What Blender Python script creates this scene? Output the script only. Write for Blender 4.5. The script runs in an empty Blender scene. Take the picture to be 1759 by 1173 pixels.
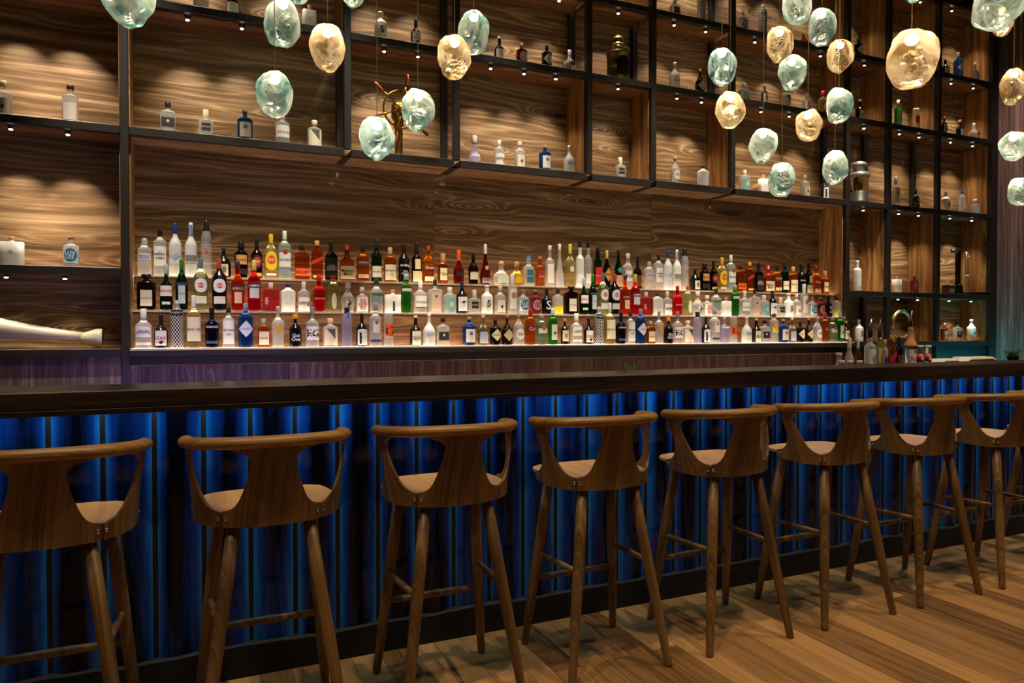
import bpy, math, random
from mathutils import Vector, Matrix, noise as mnoise
PI = math.pi
C = bpy.context.scene.collection
SC = bpy.context.scene

# ------------------------------------------------------------------ camera
F = 1232.0; TH = math.radians(24.05); PT = math.radians(0.907); CX, CY, CH = 879.5, 586.5, 1.35
cam = bpy.data.cameras.new('camera'); camo = bpy.data.objects.new('camera', cam); C.objects.link(camo)
cam.sensor_width = 36.0; cam.lens = F / 1759 * 36; cam.clip_start = 0.05; cam.clip_end = 60
camo.location = (0, 0, CH); camo.rotation_euler = (PI / 2 - PT, 0, -TH)
SC.camera = camo
FW = Vector((math.sin(TH) * math.cos(PT), math.cos(TH) * math.cos(PT), -math.sin(PT)))
RT = Vector((math.cos(TH), -math.sin(TH), 0)); UP = RT.cross(FW)
def ray(x, y): return FW + RT * ((x - CX) / F) - UP * ((y - CY) / F)
def atY(x, y, Y):
    d = ray(x, y); d = d * (Y / d.y); return Vector((d.x, Y, CH + d.z))
def atZ(x, y, Z):
    d = ray(x, y); d = d * ((Z - CH) / d.z); return Vector((d.x, d.y, Z))
def depth(p): return (Vector(p) - Vector((0, 0, CH))).dot(FW)

# ------------------------------------------------------------------ world, exposure
SC.view_settings.view_transform = 'Standard'; SC.view_settings.look = 'None'
SC.view_settings.exposure = 0.0; SC.view_settings.gamma = 1.0; SC.view_settings.use_curve_mapping = False
W = bpy.data.worlds.new('world'); SC.world = W; W.use_nodes = True
W.node_tree.nodes['Background'].inputs[0].default_value = (1.0, .78, .58, 1)
W.node_tree.nodes['Background'].inputs[1].default_value = 0.05
SC.cycles.max_bounces = 9; SC.cycles.transmission_bounces = 8; SC.cycles.transparent_max_bounces = 12
SC.cycles.diffuse_bounces = 3; SC.cycles.glossy_bounces = 3
SC.cycles.sample_clamp_indirect = 6.0; SC.cycles.sample_clamp_direct = 0
SC.cycles.caustics_reflective = False; SC.cycles.use_denoising = True

def light(name, kind, loc, energy, color=(1, .8, .6), size=.05, size_y=None, rot=None, aim=None, spot=None, blend=.5):
    l = bpy.data.lights.new(name, kind); o = bpy.data.objects.new(name, l); C.objects.link(o)
    l.energy = energy; l.color = color; o.location = loc
    if kind == 'AREA':
        l.size = size
        if size_y: l.shape = 'RECTANGLE'; l.size_y = size_y
    else: l.shadow_soft_size = size
    if kind == 'SPOT': l.spot_size = spot; l.spot_blend = blend
    if aim is not None: o.rotation_euler = (Vector(aim) - Vector(loc)).to_track_quat('-Z', 'Y').to_euler()
    elif rot: o.rotation_euler = rot
    return o
# unseen fill spots added over the guests' side for floor and stools
CEIL = 5.55
FILL_SPOTS = [(-1.0, 1.5), (0.7, 1.5), (2.4, 1.5), (4.1, 1.5), (5.8, 1.5)]
for i, (x, y) in enumerate(FILL_SPOTS):
    light('added_spot', 'SPOT', (x, y, CEIL - .08), 250, (1, .78, .52), .05, aim=(x + .15, y + .7, 0), spot=math.radians(75), blend=.8)
for x in (-.3, .8, 1.9, 3.0, 4.1, 5.2):   # unseen spots added to brighten the bottle labels of the display
    light('added_spot', 'SPOT', (x, 3.40, CEIL - .08), 1000, (1, .88, .72), .04, aim=(x + .1, 4.6, 1.45), spot=math.radians(24), blend=.7)
light('added_spot', 'SPOT', (4.6, 2.9, CEIL - .08), 260, (1, .86, .70), .04, aim=(4.5, 3.3, 1.1), spot=math.radians(30), blend=.8)  # added unseen spot to brighten the bottles behind the bar
# LED strip under the bar top washing the tiles
light('led_or_fill_light', 'AREA', (3.0, 2.875, 1.072), 10, (.62, .86, 1), 9.0, .012, aim=(3.0, 2.93, .75))
# violet and teal LED strips behind the bar, plus an added warm fill
light('led_or_fill_light', 'AREA', (.1, 4.0, .93), 3.0, (.22, .18, 1), 1.4, .06, aim=(.1, 4.6, 1.08))
light('led_or_fill_light', 'AREA', (2.4, 3.9, .93), 6.5, (1, .62, .42), 5.5, .06, aim=(2.4, 4.6, 1.1))  # warm fill added to lift the boards below the display
light('led_or_fill_light', 'AREA', (6.9, 4.22, .93), 7, (.02, .62, .75), 1.8, .06, aim=(7.0, 4.6, 1.1))
light('added_spot', 'SPOT', (7.9, 3.0, CEIL - .08), 260, (1, .72, .62), .05, aim=(7.9, 4.6, 2.0), spot=math.radians(50), blend=.8)  # added unseen spot that lifts the plank wall at the right

# ------------------------------------------------------------------ materials
MC = {}
def newmat(name):
    m = bpy.data.materials.new(name); m.use_nodes = True
    nt = m.node_tree; b = nt.nodes['Principled BSDF']; return m, nt, b
def N(nt, t, **k):
    n = nt.nodes.new(t)
    for a, v in k.items(): setattr(n, a, v)
    return n
def L(nt, a, b): nt.links.new(a, b)
def hexc(h):
    h = h.lstrip('#'); v = [int(h[i:i + 2], 16) / 255 for i in (0, 2, 4)]
    return tuple(x / 12.92 if x <= .04045 else ((x + .055) / 1.055) ** 2.4 for x in v) + (1,)
def paint(h, rough=.5, metal=0, emit=0, coat=0):
    k = ('p', h, rough, metal, emit)
    if k not in MC:
        m, nt, b = newmat('paint_' + h.strip('#')); c = hexc(h)
        n = N(nt, 'ShaderNodeTexNoise'); n.inputs['Scale'].default_value = 60
        r = N(nt, 'ShaderNodeMapRange'); r.inputs[3].default_value = max(.02, rough - .05); r.inputs[4].default_value = rough + .05
        L(nt, n.outputs[0], r.inputs[0]); L(nt, r.outputs[0], b.inputs['Roughness'])
        b.inputs['Base Color'].default_value = c; b.inputs['Metallic'].default_value = metal
        if emit: b.inputs['Emission Color'].default_value = c; b.inputs['Emission Strength'].default_value = emit
        MC[k] = m
    return MC[k]
def glass(h, rough=.03, trans=1.0, ior=1.33):
    k = ('g', h, rough, trans)
    if k not in MC:
        m, nt, b = newmat('glass_' + h.strip('#'))
        b.inputs['Base Color'].default_value = hexc(h); b.inputs['Roughness'].default_value = rough
        b.inputs['Transmission Weight'].default_value = trans; b.inputs['IOR'].default_value = ior
        b.inputs['Specular IOR Level'].default_value = .6
        MC[k] = m
    return MC[k]
def math_(nt, op, a, b=None, c=None):
    n = N(nt, 'ShaderNodeMath', operation=op)
    for i, v in enumerate((a, b, c)):
        if v is None: continue
        if isinstance(v, (int, float)): n.inputs[i].default_value = v
        else: L(nt, v, n.inputs[i])
    return n.outputs[0]
def wood(name, ax, cols, rings=5.0, knot=1.0, rough=.6, fine=1.0, rnd=0, board=None, warp=1.0, bump=.15):
    """ax: grain axis 'X'/'Y'/'Z'. cols: dark, mid, light. Object coordinates."""
    m, nt, b = newmat(name)
    tc = N(nt, 'ShaderNodeTexCoord'); sp = N(nt, 'ShaderNodeSeparateXYZ')
    L(nt, tc.outputs['Object'], sp.inputs[0])
    if ax == 'X': g, u, v = sp.outputs[0], sp.outputs[2], sp.outputs[1]
    elif ax == 'Z': g, u, v = sp.outputs[2], sp.outputs[0], sp.outputs[1]
    else: g, u, v = sp.outputs[1], sp.outputs[0], sp.outputs[2]
    oi = N(nt, 'ShaderNodeObjectInfo'); off = math_(nt, 'MULTIPLY', oi.outputs['Random'], 37.0 * rnd)
    bo = 0.0
    if board:
        bo_ = math_(nt, 'FLOOR', math_(nt, 'DIVIDE', math_(nt, 'ADD', u, v), board))
        wn = N(nt, 'ShaderNodeTexWhiteNoise', noise_dimensions='1D'); L(nt, bo_, wn.inputs['W'])
        bo = math_(nt, 'MULTIPLY', wn.outputs[0], 23.0); off = math_(nt, 'ADD', off, bo)
    cb = N(nt, 'ShaderNodeCombineXYZ')
    L(nt, math_(nt, 'ADD', math_(nt, 'MULTIPLY', g, .6), off), cb.inputs[0]); L(nt, math_(nt, 'MULTIPLY', math_(nt, 'ADD', u, v), 3.2), cb.inputs[1]); L(nt, off, cb.inputs[2])
    vo = N(nt, 'ShaderNodeTexVoronoi'); vo.inputs['Scale'].default_value = 1.5; L(nt, cb.outputs[0], vo.inputs['Vector'])
    d = math_(nt, 'MULTIPLY', vo.outputs['Distance'], 5.0)
    kn = math_(nt, 'EXPONENT', math_(nt, 'MULTIPLY', math_(nt, 'MULTIPLY', d, d), -1.0))
    n1 = N(nt, 'ShaderNodeTexNoise'); n1.inputs['Scale'].default_value = 1.2; n1.inputs['Detail'].default_value = 3; L(nt, cb.outputs[0], n1.inputs['Vector'])
    uv_ = math_(nt, 'ADD', u, v)
    ph = math_(nt, 'ADD', math_(nt, 'MULTIPLY', uv_, rings * 4), math_(nt, 'ADD', math_(nt, 'MULTIPLY', n1.outputs[0], 6.5 * warp), math_(nt, 'MULTIPLY', kn, 5.0 * knot)))
    s = math_(nt, 'SINE', math_(nt, 'MULTIPLY', ph, 6.0)); s = math_(nt, 'POWER', math_(nt, 'MULTIPLY_ADD', s, .5, .5), 3.0)
    cf = N(nt, 'ShaderNodeCombineXYZ'); L(nt, math_(nt, 'ADD', math_(nt, 'MULTIPLY', g, 2.2), off), cf.inputs[0]); L(nt, math_(nt, 'MULTIPLY', uv_, 150.0), cf.inputs[1]); L(nt, math_(nt, 'MULTIPLY', kn, 2.0), cf.inputs[2])
    n2 = N(nt, 'ShaderNodeTexNoise'); n2.inputs['Scale'].default_value = 1; n2.inputs['Detail'].default_value = 3; L(nt, cf.outputs[0], n2.inputs['Vector'])
    cg = N(nt, 'ShaderNodeCombineXYZ'); L(nt, math_(nt, 'ADD', math_(nt, 'MULTIPLY', g, .8), off), cg.inputs[0]); L(nt, math_(nt, 'ADD', math_(nt, 'MULTIPLY', uv_, 16.0), math_(nt, 'MULTIPLY', kn, 1.2 * knot)), cg.inputs[1])
    n3 = N(nt, 'ShaderNodeTexNoise'); n3.inputs['Scale'].default_value = 1.0; n3.inputs['Detail'].default_value = 5; L(nt, cg.outputs[0], n3.inputs['Vector'])
    n5 = N(nt, 'ShaderNodeTexNoise'); n5.inputs['Scale'].default_value = .8; n5.inputs['Detail'].default_value = 2; L(nt, cb.outputs[0], n5.inputs['Vector'])
    lines = math_(nt, 'MULTIPLY', s, math_(nt, 'ADD', math_(nt, 'MULTIPLY_ADD', n5.outputs[0], .9, -.18), math_(nt, 'MULTIPLY', kn, .5 * min(1, knot))))
    mix = math_(nt, 'ADD', math_(nt, 'MULTIPLY', lines, .55 * min(1.0, .35 + knot)), math_(nt, 'ADD', math_(nt, 'MULTIPLY', n2.outputs[0], .55 * fine), math_(nt, 'MULTIPLY', math_(nt, 'SUBTRACT', n3.outputs[0], .36), .95)))
    mix = math_(nt, 'SUBTRACT', mix, math_(nt, 'MULTIPLY', math_(nt, 'POWER', kn, 3.0), .5 * min(1, knot)))
    cr = N(nt, 'ShaderNodeValToRGB'); e = cr.color_ramp.elements
    e[0].position = .08; e[0].color = hexc(cols[0]); e[1].position = .8; e[1].color = hexc(cols[2])
    x = e.new(.42); x.color = hexc(cols[1]); L(nt, mix, cr.inputs[0])
    if board:
        hs = N(nt, 'ShaderNodeHueSaturation'); L(nt, cr.outputs[0], hs.inputs['Color']); L(nt, math_(nt, 'MULTIPLY_ADD', wn.outputs[0], .5, .72), hs.inputs['Value'])
        fr = math_(nt, 'FRACT', math_(nt, 'DIVIDE', math_(nt, 'ADD', u, v), board)); gap = math_(nt, 'GREATER_THAN', fr, .985)
        mx = N(nt, 'ShaderNodeMix', data_type='RGBA'); L(nt, gap, mx.inputs[0]); L(nt, hs.outputs[0], mx.inputs[6]); mx.inputs[7].default_value = (.004, .003, .002, 1)
        L(nt, mx.outputs[2], b.inputs['Base Color'])
    else: L(nt, cr.outputs[0], b.inputs['Base Color'])
    b.inputs['Roughness'].default_value = rough
    bp = N(nt, 'ShaderNodeBump'); bp.inputs['Strength'].default_value = bump; bp.inputs['Distance'].default_value = .004; L(nt, mix, bp.inputs['Height']); L(nt, bp.outputs[0], b.inputs['Normal'])
    return m
PANEL = ('#21150c', '#7a5c3a', '#cfae86')
M_back = wood('wood_back', 'X', PANEL, rings=5.5, rough=.5, rnd=1, knot=1.6)
M_side = wood('wood_side', 'Z', ('#2a1808', '#8a6032', '#c9985a'), rings=4, rough=.5, rnd=1, knot=1.6)
M_under = wood('wood_under', 'X', ('#2e1c0e', '#7d5c3a', '#b9946a'), rings=4, rough=.55, rnd=1)
M_vert = wood('wood_vertical', 'Z', ('#1e1412', '#54403a', '#8a7268'), rings=4, rough=.6, board=.27, knot=1.3)
M_vert2 = wood('wood_vertical_wall', 'Z', ('#2c1e1a', '#7c6258', '#b0948a'), rings=4, rough=.6, board=.145, knot=1.3)
M_stool = wood('wood_oak_smoked', 'Z', ('#24180b', '#654828', '#9c7848'), rings=7, rough=.45, rnd=1, knot=.0, warp=.5, bump=.25, fine=1.35)
M_rail = wood('wood_oak_rail', 'X', ('#432c13', '#8c6433', '#bb9054'), rings=7, rough=.4, rnd=1, knot=0, warp=.5, bump=.25, fine=1.3)
M_seat = wood('wood_oak_seat', 'Y', ('#8e5f2e', '#b58246', '#cc985a'), rings=6, rough=.42, rnd=1, knot=0, warp=.4, bump=.05)
M_steel = paint('#221b17', .45); M_black = paint('#0a0908', .45); M_bartop = wood('wood_bar_top', 'X', ('#0e0907', '#22170f', '#4a3624'), rings=6, rough=.33, knot=0)
M_brass = paint('#9a7430', .28, 1); M_chrome = paint('#d8d4cc', .12, 1); M_handle = paint('#8f3f14', .35)

def mat_floor():
    m, nt, b = newmat('floor_planks')
    tc = N(nt, 'ShaderNodeTexCoord'); mp = N(nt, 'ShaderNodeMapping'); mp.inputs['Rotation'].default_value = (0, 0, PI / 2); L(nt, tc.outputs['Object'], mp.inputs[0])
    br = N(nt, 'ShaderNodeTexBrick', offset=.37, offset_frequency=2); L(nt, mp.outputs[0], br.inputs[0])
    for k, v in (('Scale', 1), ('Mortar Size', .0011), ('Mortar Smooth', .1), ('Bias', 0), ('Brick Width', 1.25), ('Row Height', .118)): br.inputs[k].default_value = v
    br.inputs['Color1'].default_value = (.0, .0, .0, 1); br.inputs['Color2'].default_value = (1, 1, 1, 1); br.inputs['Mortar'].default_value = (.5, .5, .5, 1)
    sp = N(nt, 'ShaderNodeSeparateXYZ'); L(nt, mp.outputs[0], sp.inputs[0]); sc = N(nt, 'ShaderNodeSeparateColor'); L(nt, br.outputs[0], sc.inputs[0])
    cb = N(nt, 'ShaderNodeCombineXYZ'); L(nt, math_(nt, 'MULTIPLY', sp.outputs[0], 1.6), cb.inputs[0]); L(nt, math_(nt, 'MULTIPLY', sp.outputs[1], 26.0), cb.inputs[1]); L(nt, math_(nt, 'MULTIPLY', sc.outputs[0], 9.0), cb.inputs[2])
    n = N(nt, 'ShaderNodeTexNoise'); n.inputs['Scale'].default_value = 1.6; n.inputs['Detail'].default_value = 6; n.inputs['Distortion'].default_value = .6; L(nt, cb.outputs[0], n.inputs[0])
    v = math_(nt, 'ADD', math_(nt, 'MULTIPLY', n.outputs[0], .60), math_(nt, 'MULTIPLY', sc.outputs[0], .55))
    cr = N(nt, 'ShaderNodeValToRGB'); e = cr.color_ramp.elements; e[0].position = .25; e[0].color = hexc('#57391c'); e[1].position = .85; e[1].color = hexc('#c39258'); L(nt, v, cr.inputs[0])
    mx = N(nt, 'ShaderNodeMix', data_type='RGBA'); L(nt, br.outputs['Fac'], mx.inputs[0]); L(nt, cr.outputs[0], mx.inputs[6]); mx.inputs[7].default_value = (.02, .012, .006, 1)
    L(nt, mx.outputs[2], b.inputs['Base Color'])
    L(nt, math_(nt, 'MULTIPLY_ADD', n.outputs[0], .2, .26), b.inputs['Roughness'])
    bp = N(nt, 'ShaderNodeBump'); bp.inputs['Strength'].default_value = .12; bp.inputs['Distance'].default_value = .002
    L(nt, math_(nt, 'SUBTRACT', n.outputs[0], br.outputs['Fac']), bp.inputs['Height']); L(nt, bp.outputs[0], b.inputs['Normal'])
    return m
def mat_tile():
    m, nt, b = newmat('glazed_tile_blue')
    uv = N(nt, 'ShaderNodeUVMap'); sp = N(nt, 'ShaderNodeSeparateXYZ'); L(nt, uv.outputs[0], sp.inputs[0])
    fu = math_(nt, 'FRACT', sp.outputs[0]); e_ = math_(nt, 'ABSOLUTE', math_(nt, 'MULTIPLY_ADD', fu, 2.0, -1.0))
    tc = N(nt, 'ShaderNodeTexCoord'); mp = N(nt, 'ShaderNodeMapping'); mp.inputs['Scale'].default_value = (14, 14, 1.1); L(nt, tc.outputs['Object'], mp.inputs[0])
    n = N(nt, 'ShaderNodeTexNoise'); n.inputs['Scale'].default_value = 1; n.inputs['Detail'].default_value = 4; L(nt, mp.outputs[0], n.inputs[0])
    f = math_(nt, 'ADD', math_(nt, 'POWER', e_, 3.0), math_(nt, 'MULTIPLY_ADD', n.outputs[0], 1.6, -.75))
    cr = N(nt, 'ShaderNodeValToRGB'); e = cr.color_ramp.elements
    e[0].position = .0; e[0].color = hexc('#01050f'); e[1].position = 1.1 - .1; e[1].color = hexc('#1a6aae'); x = e.new(.45); x.color = hexc('#06347c'); L(nt, f, cr.inputs[0])
    L(nt, cr.outputs[0], b.inputs['Base Color']); b.inputs['Roughness'].default_value = .13; b.inputs['Specular IOR Level'].default_value = .22; b.inputs['Coat Weight'].default_value = .12; b.inputs['Coat Roughness'].default_value = .05
    mp2 = N(nt, 'ShaderNodeMapping'); mp2.inputs['Scale'].default_value = (26, 26, 9); L(nt, tc.outputs['Object'], mp2.inputs[0])
    n2 = N(nt, 'ShaderNodeTexNoise'); n2.inputs['Scale'].default_value = 1; n2.inputs['Detail'].default_value = 3; L(nt, mp2.outputs[0], n2.inputs[0])
    bp = N(nt, 'ShaderNodeBump'); bp.inputs['Strength'].default_value = .35; bp.inputs['Distance'].default_value = .006; L(nt, n2.outputs[0], bp.inputs['Height']); L(nt, bp.outputs[0], b.inputs['Normal']); L(nt, bp.outputs[0], b.inputs['Coat Normal'])
    return m
def mat_pendant(name, thin, thick):
    """blown art glass: streaky, half clear and half milky, so that the bulb lights it from inside"""
    m, nt, b = newmat(name); nt.nodes.remove(b); out = nt.nodes['Material Output']
    tc = N(nt, 'ShaderNodeTexCoord'); oi = N(nt, 'ShaderNodeObjectInfo')
    ad = N(nt, 'ShaderNodeVectorMath', operation='ADD'); L(nt, tc.outputs['Object'], ad.inputs[0])
    cbx = N(nt, 'ShaderNodeCombineXYZ'); r_ = math_(nt, 'MULTIPLY', oi.outputs['Random'], 17.0); L(nt, r_, cbx.inputs[0]); L(nt, r_, cbx.inputs[2]); L(nt, cbx.outputs[0], ad.inputs[1])
    n = N(nt, 'ShaderNodeTexNoise'); n.inputs['Scale'].default_value = 5.5; n.inputs['Detail'].default_value = 2; n.inputs['Distortion'].default_value = 1.6; L(nt, ad.outputs[0], n.inputs[0])
    v = N(nt, 'ShaderNodeTexVoronoi', feature='DISTANCE_TO_EDGE'); v.inputs['Scale'].default_value = 7
    dm = N(nt, 'ShaderNodeVectorMath', operation='MULTIPLY_ADD'); L(nt, n.outputs['Color'], dm.inputs[0]); dm.inputs[1].default_value = (.25, .25, .25); L(nt, ad.outputs[0], dm.inputs[2]); L(nt, dm.outputs[0], v.inputs[0])
    vein = N(nt, 'ShaderNodeMapRange'); vein.inputs[1].default_value = 0; vein.inputs[2].default_value = .10; vein.inputs[3].default_value = 1; vein.inputs[4].default_value = 0; L(nt, v.outputs[0], vein.inputs[0])
    cr = N(nt, 'ShaderNodeValToRGB'); e = cr.color_ramp.elements; e[0].position = .36; e[0].color = hexc(thick); e[1].position = .62; e[1].color = hexc(thin); L(nt, n.outputs[0], cr.inputs[0])
    bp = N(nt, 'ShaderNodeBump'); bp.inputs['Strength'].default_value = .5; bp.inputs['Distance'].default_value = .006; L(nt, math_(nt, 'ADD', math_(nt, 'MULTIPLY', vein.outputs[0], .6), n.outputs[0]), bp.inputs['Height'])
    tr = N(nt, 'ShaderNodeBsdfTransparent'); L(nt, cr.outputs[0], tr.inputs[0])
    tl = N(nt, 'ShaderNodeBsdfTranslucent'); L(nt, cr.outputs[0], tl.inputs[0]); L(nt, bp.outputs[0], tl.inputs[1])
    gl = N(nt, 'ShaderNodeBsdfGlossy'); gl.inputs['Roughness'].default_value = .12; L(nt, bp.outputs[0], gl.inputs['Normal'])
    lw = N(nt, 'ShaderNodeLayerWeight'); lw.inputs[0].default_value = .35; L(nt, bp.outputs[0], lw.inputs[1])
    f = math_(nt, 'ADD', .24, math_(nt, 'ADD', math_(nt, 'MULTIPLY', lw.outputs['Facing'], .45), math_(nt, 'MULTIPLY', vein.outputs[0], .18)))
    mx = N(nt, 'ShaderNodeMixShader'); L(nt, f, mx.inputs[0]); L(nt, tr.outputs[0], mx.inputs[1]); L(nt, tl.outputs[0], mx.inputs[2])
    mx2 = N(nt, 'ShaderNodeMixShader'); L(nt, math_(nt, 'MULTIPLY_ADD', lw.outputs['Fresnel'], .6, .04), mx2.inputs[0]); L(nt, mx.outputs[0], mx2.inputs[1]); L(nt, gl.outputs[0], mx2.inputs[2])
    L(nt, mx2.outputs[0], out.inputs[0]); return m

# ------------------------------------------------------------------ mesh helpers
class MB:
    def __init__(s): s.v = []; s.f = []; s.m = []; s.uv = None; s.sm = []
    def add(s, vs, fs, mi=0, smooth=False):
        o = len(s.v); s.v += [tuple(v) for v in vs]
        for f in fs: s.f.append(tuple(i + o for i in f)); s.m.append(mi); s.sm.append(smooth)
        return s
    def box(s, x0, x1, y0, y1, z0, z1, mi=0):
        vs = [(x, y, z) for z in (z0, z1) for y in (y0, y1) for x in (x0, x1)]
        return s.add(vs, [(0, 2, 3, 1), (4, 5, 7, 6), (0, 1, 5, 4), (2, 6, 7, 3), (0, 4, 6, 2), (1, 3, 7, 5)], mi)
    def bbox(s, x0, x1, y0, y1, z0, z1, r=.003, mi=0):
        """box with chamfered edges"""
        P = []; F_ = []
        rows = []
        for z, k in ((z0, r), (z0 + r, 0), (z1 - r, 0), (z1, r)):
            rows.append([(x0 + k + r * 0, y0 + k + 0, z), (x1 - k, y0 + k, z), (x1 - k, y1 - k, z), (x0 + k, y1 - k, z)])
        n = 8; vs = []
        for z, k in ((z0, r), (z0 + r, 0), (z1 - r, 0), (z1, r)):
            a, b, c, d = x0 + k, x1 - k, y0 + k, y1 - k
            vs += [(a + r, c, z), (b - r, c, z), (b, c + r, z), (b, d - r, z), (b - r, d, z), (a + r, d, z), (a, d - r, z), (a, c + r, z)]
        fs = []
        for i in range(3):
            for j in range(n): fs.append((i * n + j, i * n + (j + 1) % n, (i + 1) * n + (j + 1) % n, (i + 1) * n + j))
        fs.append(tuple(reversed(range(n)))); fs.append(tuple(range(3 * n, 4 * n)))
        return s.add(vs, fs, mi)
    def lathe(s, pts, seg=24, mi=0, c=(0, 0, 0), axis='Z', smooth=True, sx=1, sy=1, box=0):
        vs = []; fs = []
        for r, z in pts:
            for j in range(seg):
                a = 2 * PI * j / seg; ca, sa = math.cos(a), math.sin(a)
                if box:  # rounded square section
                    p = box; k = (abs(ca) ** p + abs(sa) ** p) ** (-1 / p); ca *= k; sa *= k
                x, y = r * ca * sx, r * sa * sy
                if axis == 'Z': q = (c[0] + x, c[1] + y, c[2] + z)
                elif axis == 'X': q = (c[0] + z, c[1] + x, c[2] + y)
                else: q = (c[0] + x, c[1] + z, c[2] + y)
                vs.append(q)
        n = len(pts)
        for i in range(n - 1):
            for j in range(seg):
                k = (j + 1) % seg; fs.append((i * seg + j, i * seg + k, (i + 1) * seg + k, (i + 1) * seg + j))
        fs.append(tuple(reversed(range(seg)))); fs.append(tuple(range((n - 1) * seg, n * seg)))
        return s.add(vs, fs, mi, smooth)
    def tube(s, path, rad, seg=10, mi=0, caps=True, sx=1.0):
        path = [Vector(p) for p in path]; n = len(path)
        if not hasattr(rad, '__len__'): rad = [rad] * n
        vs = []; fs = []; ref = None
        for i, p in enumerate(path):
            t = (path[min(i + 1, n - 1)] - path[max(i - 1, 0)]).normalized()
            if ref is None: ref = Vector((0, 0, 1)) if abs(t.z) < .9 else Vector((0, 1, 0))
            a = t.cross(ref).normalized(); b_ = t.cross(a).normalized() * -1; ref = b_ if abs(t.z) >= .9 else ref
            for j in range(seg):
                an = 2 * PI * j / seg; vs.append(p + a * (rad[i] * math.cos(an) * sx) + b_ * (rad[i] * math.sin(an)))
        for i in range(n - 1):
            for j in range(seg):
                k = (j + 1) % seg; fs.append((i * seg + j, i * seg + k, (i + 1) * seg + k, (i + 1) * seg + j))
        if caps: fs.append(tuple(reversed(range(seg)))); fs.append(tuple(range((n - 1) * seg, n * seg)))
        return s.add(vs, fs, mi, True)
    def build(s, name, mats, parent=None, loc=(0, 0, 0)):
        me = bpy.data.meshes.new(name); me.from_pydata(s.v, [], s.f)
        if not isinstance(mats, (list, tuple)): mats = [mats]
        for m in mats: me.materials.append(m)
        for p, mi, sm in zip(me.polygons, s.m, s.sm): p.material_index = mi; p.use_smooth = sm
        if s.uv:
            ul = me.uv_layers.new(name='UVMap')
            for lp in me.loops: ul.data[lp.index].uv = s.uv[lp.vertex_index]
        me.update()
        import bmesh
        bm = bmesh.new(); bm.from_mesh(me); bmesh.ops.recalc_face_normals(bm, faces=bm.faces); bm.to_mesh(me); bm.free()
        o = bpy.data.objects.new(name, me); C.objects.link(o); o.location = loc
        if parent: o.parent = parent
        return o
LABELS = {}
def tag(o, label=None, cat=None, group=None, kind=None):
    if label:
        o['label'] = label
        if o.parent is None: LABELS.setdefault(label, []).append(o.name)
    if cat: o['category'] = cat
    if group: o['group'] = group
    if kind: o['kind'] = kind
    return o
def empty(name, loc=(0, 0, 0), rz=0):
    o = bpy.data.objects.new(name, None); C.objects.link(o); o.location = loc; o.rotation_euler.z = rz; o.empty_display_size = .05; return o
KIDS = {}
def copy_tree(o, parent=None):
    c = o.copy(); C.objects.link(c)
    if parent: c.parent = parent
    for ch in [k for k in bpy.data.objects if k.parent == o] if o.name not in KIDS else KIDS[o.name]: copy_tree(ch, c)
    return c
def kids(o):
    def rec(x):
        KIDS[x.name] = list(x.children)
        for c in x.children: rec(c)
    rec(o)

TXT = {}
def text_mesh(s):
    if s not in TXT:
        cu = bpy.data.curves.new('t', 'FONT'); cu.body = s; cu.align_x = 'CENTER'; cu.align_y = 'CENTER'; cu.resolution_u = 2; cu.space_line = .8; cu.offset = .012
        o = bpy.data.objects.new('t', cu); C.objects.link(o); dg = bpy.context.evaluated_depsgraph_get(); dg.update()
        me = o.evaluated_get(dg).to_mesh(); vs = [(v.co.x, v.co.y) for v in me.vertices]; fs = [tuple(p.vertices) for p in me.polygons]
        o.evaluated_get(dg).to_mesh_clear(); bpy.data.objects.remove(o); bpy.data.curves.remove(cu)
        w = max(v[0] for v in vs) - min(v[0] for v in vs); h = max(v[1] for v in vs) - min(v[1] for v in vs)
        cy = (max(v[1] for v in vs) + min(v[1] for v in vs)) / 2; cx = (max(v[0] for v in vs) + min(v[0] for v in vs)) / 2
        TXT[s] = ([(x - cx, y - cy) for x, y in vs], fs, w, h)
    return TXT[s]

# ------------------------------------------------------------------ room
def struct(name, mb, m): return tag(mb.build(name, m), kind='structure')
struct('floor', MB().box(-6, 14, -4, 5.2, -.05, 0), mat_floor())
struct('ceiling', MB().box(-6, 14, -4, 5.2, CEIL, CEIL + .1), paint('#14100d', .8))
struct('wall_back', MB().box(-6, 14, 4.87, 5.0, 0, CEIL), paint('#120c08', .8))
struct('wall_right', MB().box(7.345, 14, 4.60, 4.869, 0, CEIL), M_vert2)

# ------------------------------------------------------------------ shelving unit
YF, YB = 4.55, 4.85; T = .046
H = {'m': 1.247, '0': 1.698, '1': 2.490, '2': 3.222, '3': 3.785, '4': 4.480, '5': 5.2}
PX = {0: -.338, 1: .902, 2: 1.629, 3: 2.650, 4: 3.211, 5: 3.976, 6: 5.257, 7: 5.774, 8: 6.441, 9: 7.256}
PW = {9: .10}
shelv = tag(empty('shelving_unit', (2.5, YF, 0)), 'tall black steel shelving grid lined with brown wood, filling the back wall', 'shelving')
def part(mb, name, m): 
    o = mb.build(name, m, shelv); o.matrix_parent_inverse = Matrix.Translation((-2.5, -YF, 0)); return o
PX[-1] = -2.3
for k, x in PX.items():
    w = PW.get(k, .044) / 2; z0 = H['1'] if k in (1, 2, 3, 4, 5) else 0
    part(MB().bbox(x - w, x + w, YF, YF + .045, z0, 5.2), 'upright', M_steel)
    part(MB().bbox(x - w, x + w, YB - .045, YB, z0, 5.2), 'rear_upright', M_steel)
xL, xR = -2.3, PX[9]
def hshelf(z, x0, x1, boards=True):
    part(MB().bbox(x0, x1, YF - .001, YF + .045, z - T, z), 'shelf_beam', M_steel)
    part(MB().bbox(x0, x1, YF + .045, YB, z - T + .004, z - .002), 'shelf_board', M_under)
cols = sorted(PX.items(), key=lambda t: t[1])
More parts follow.
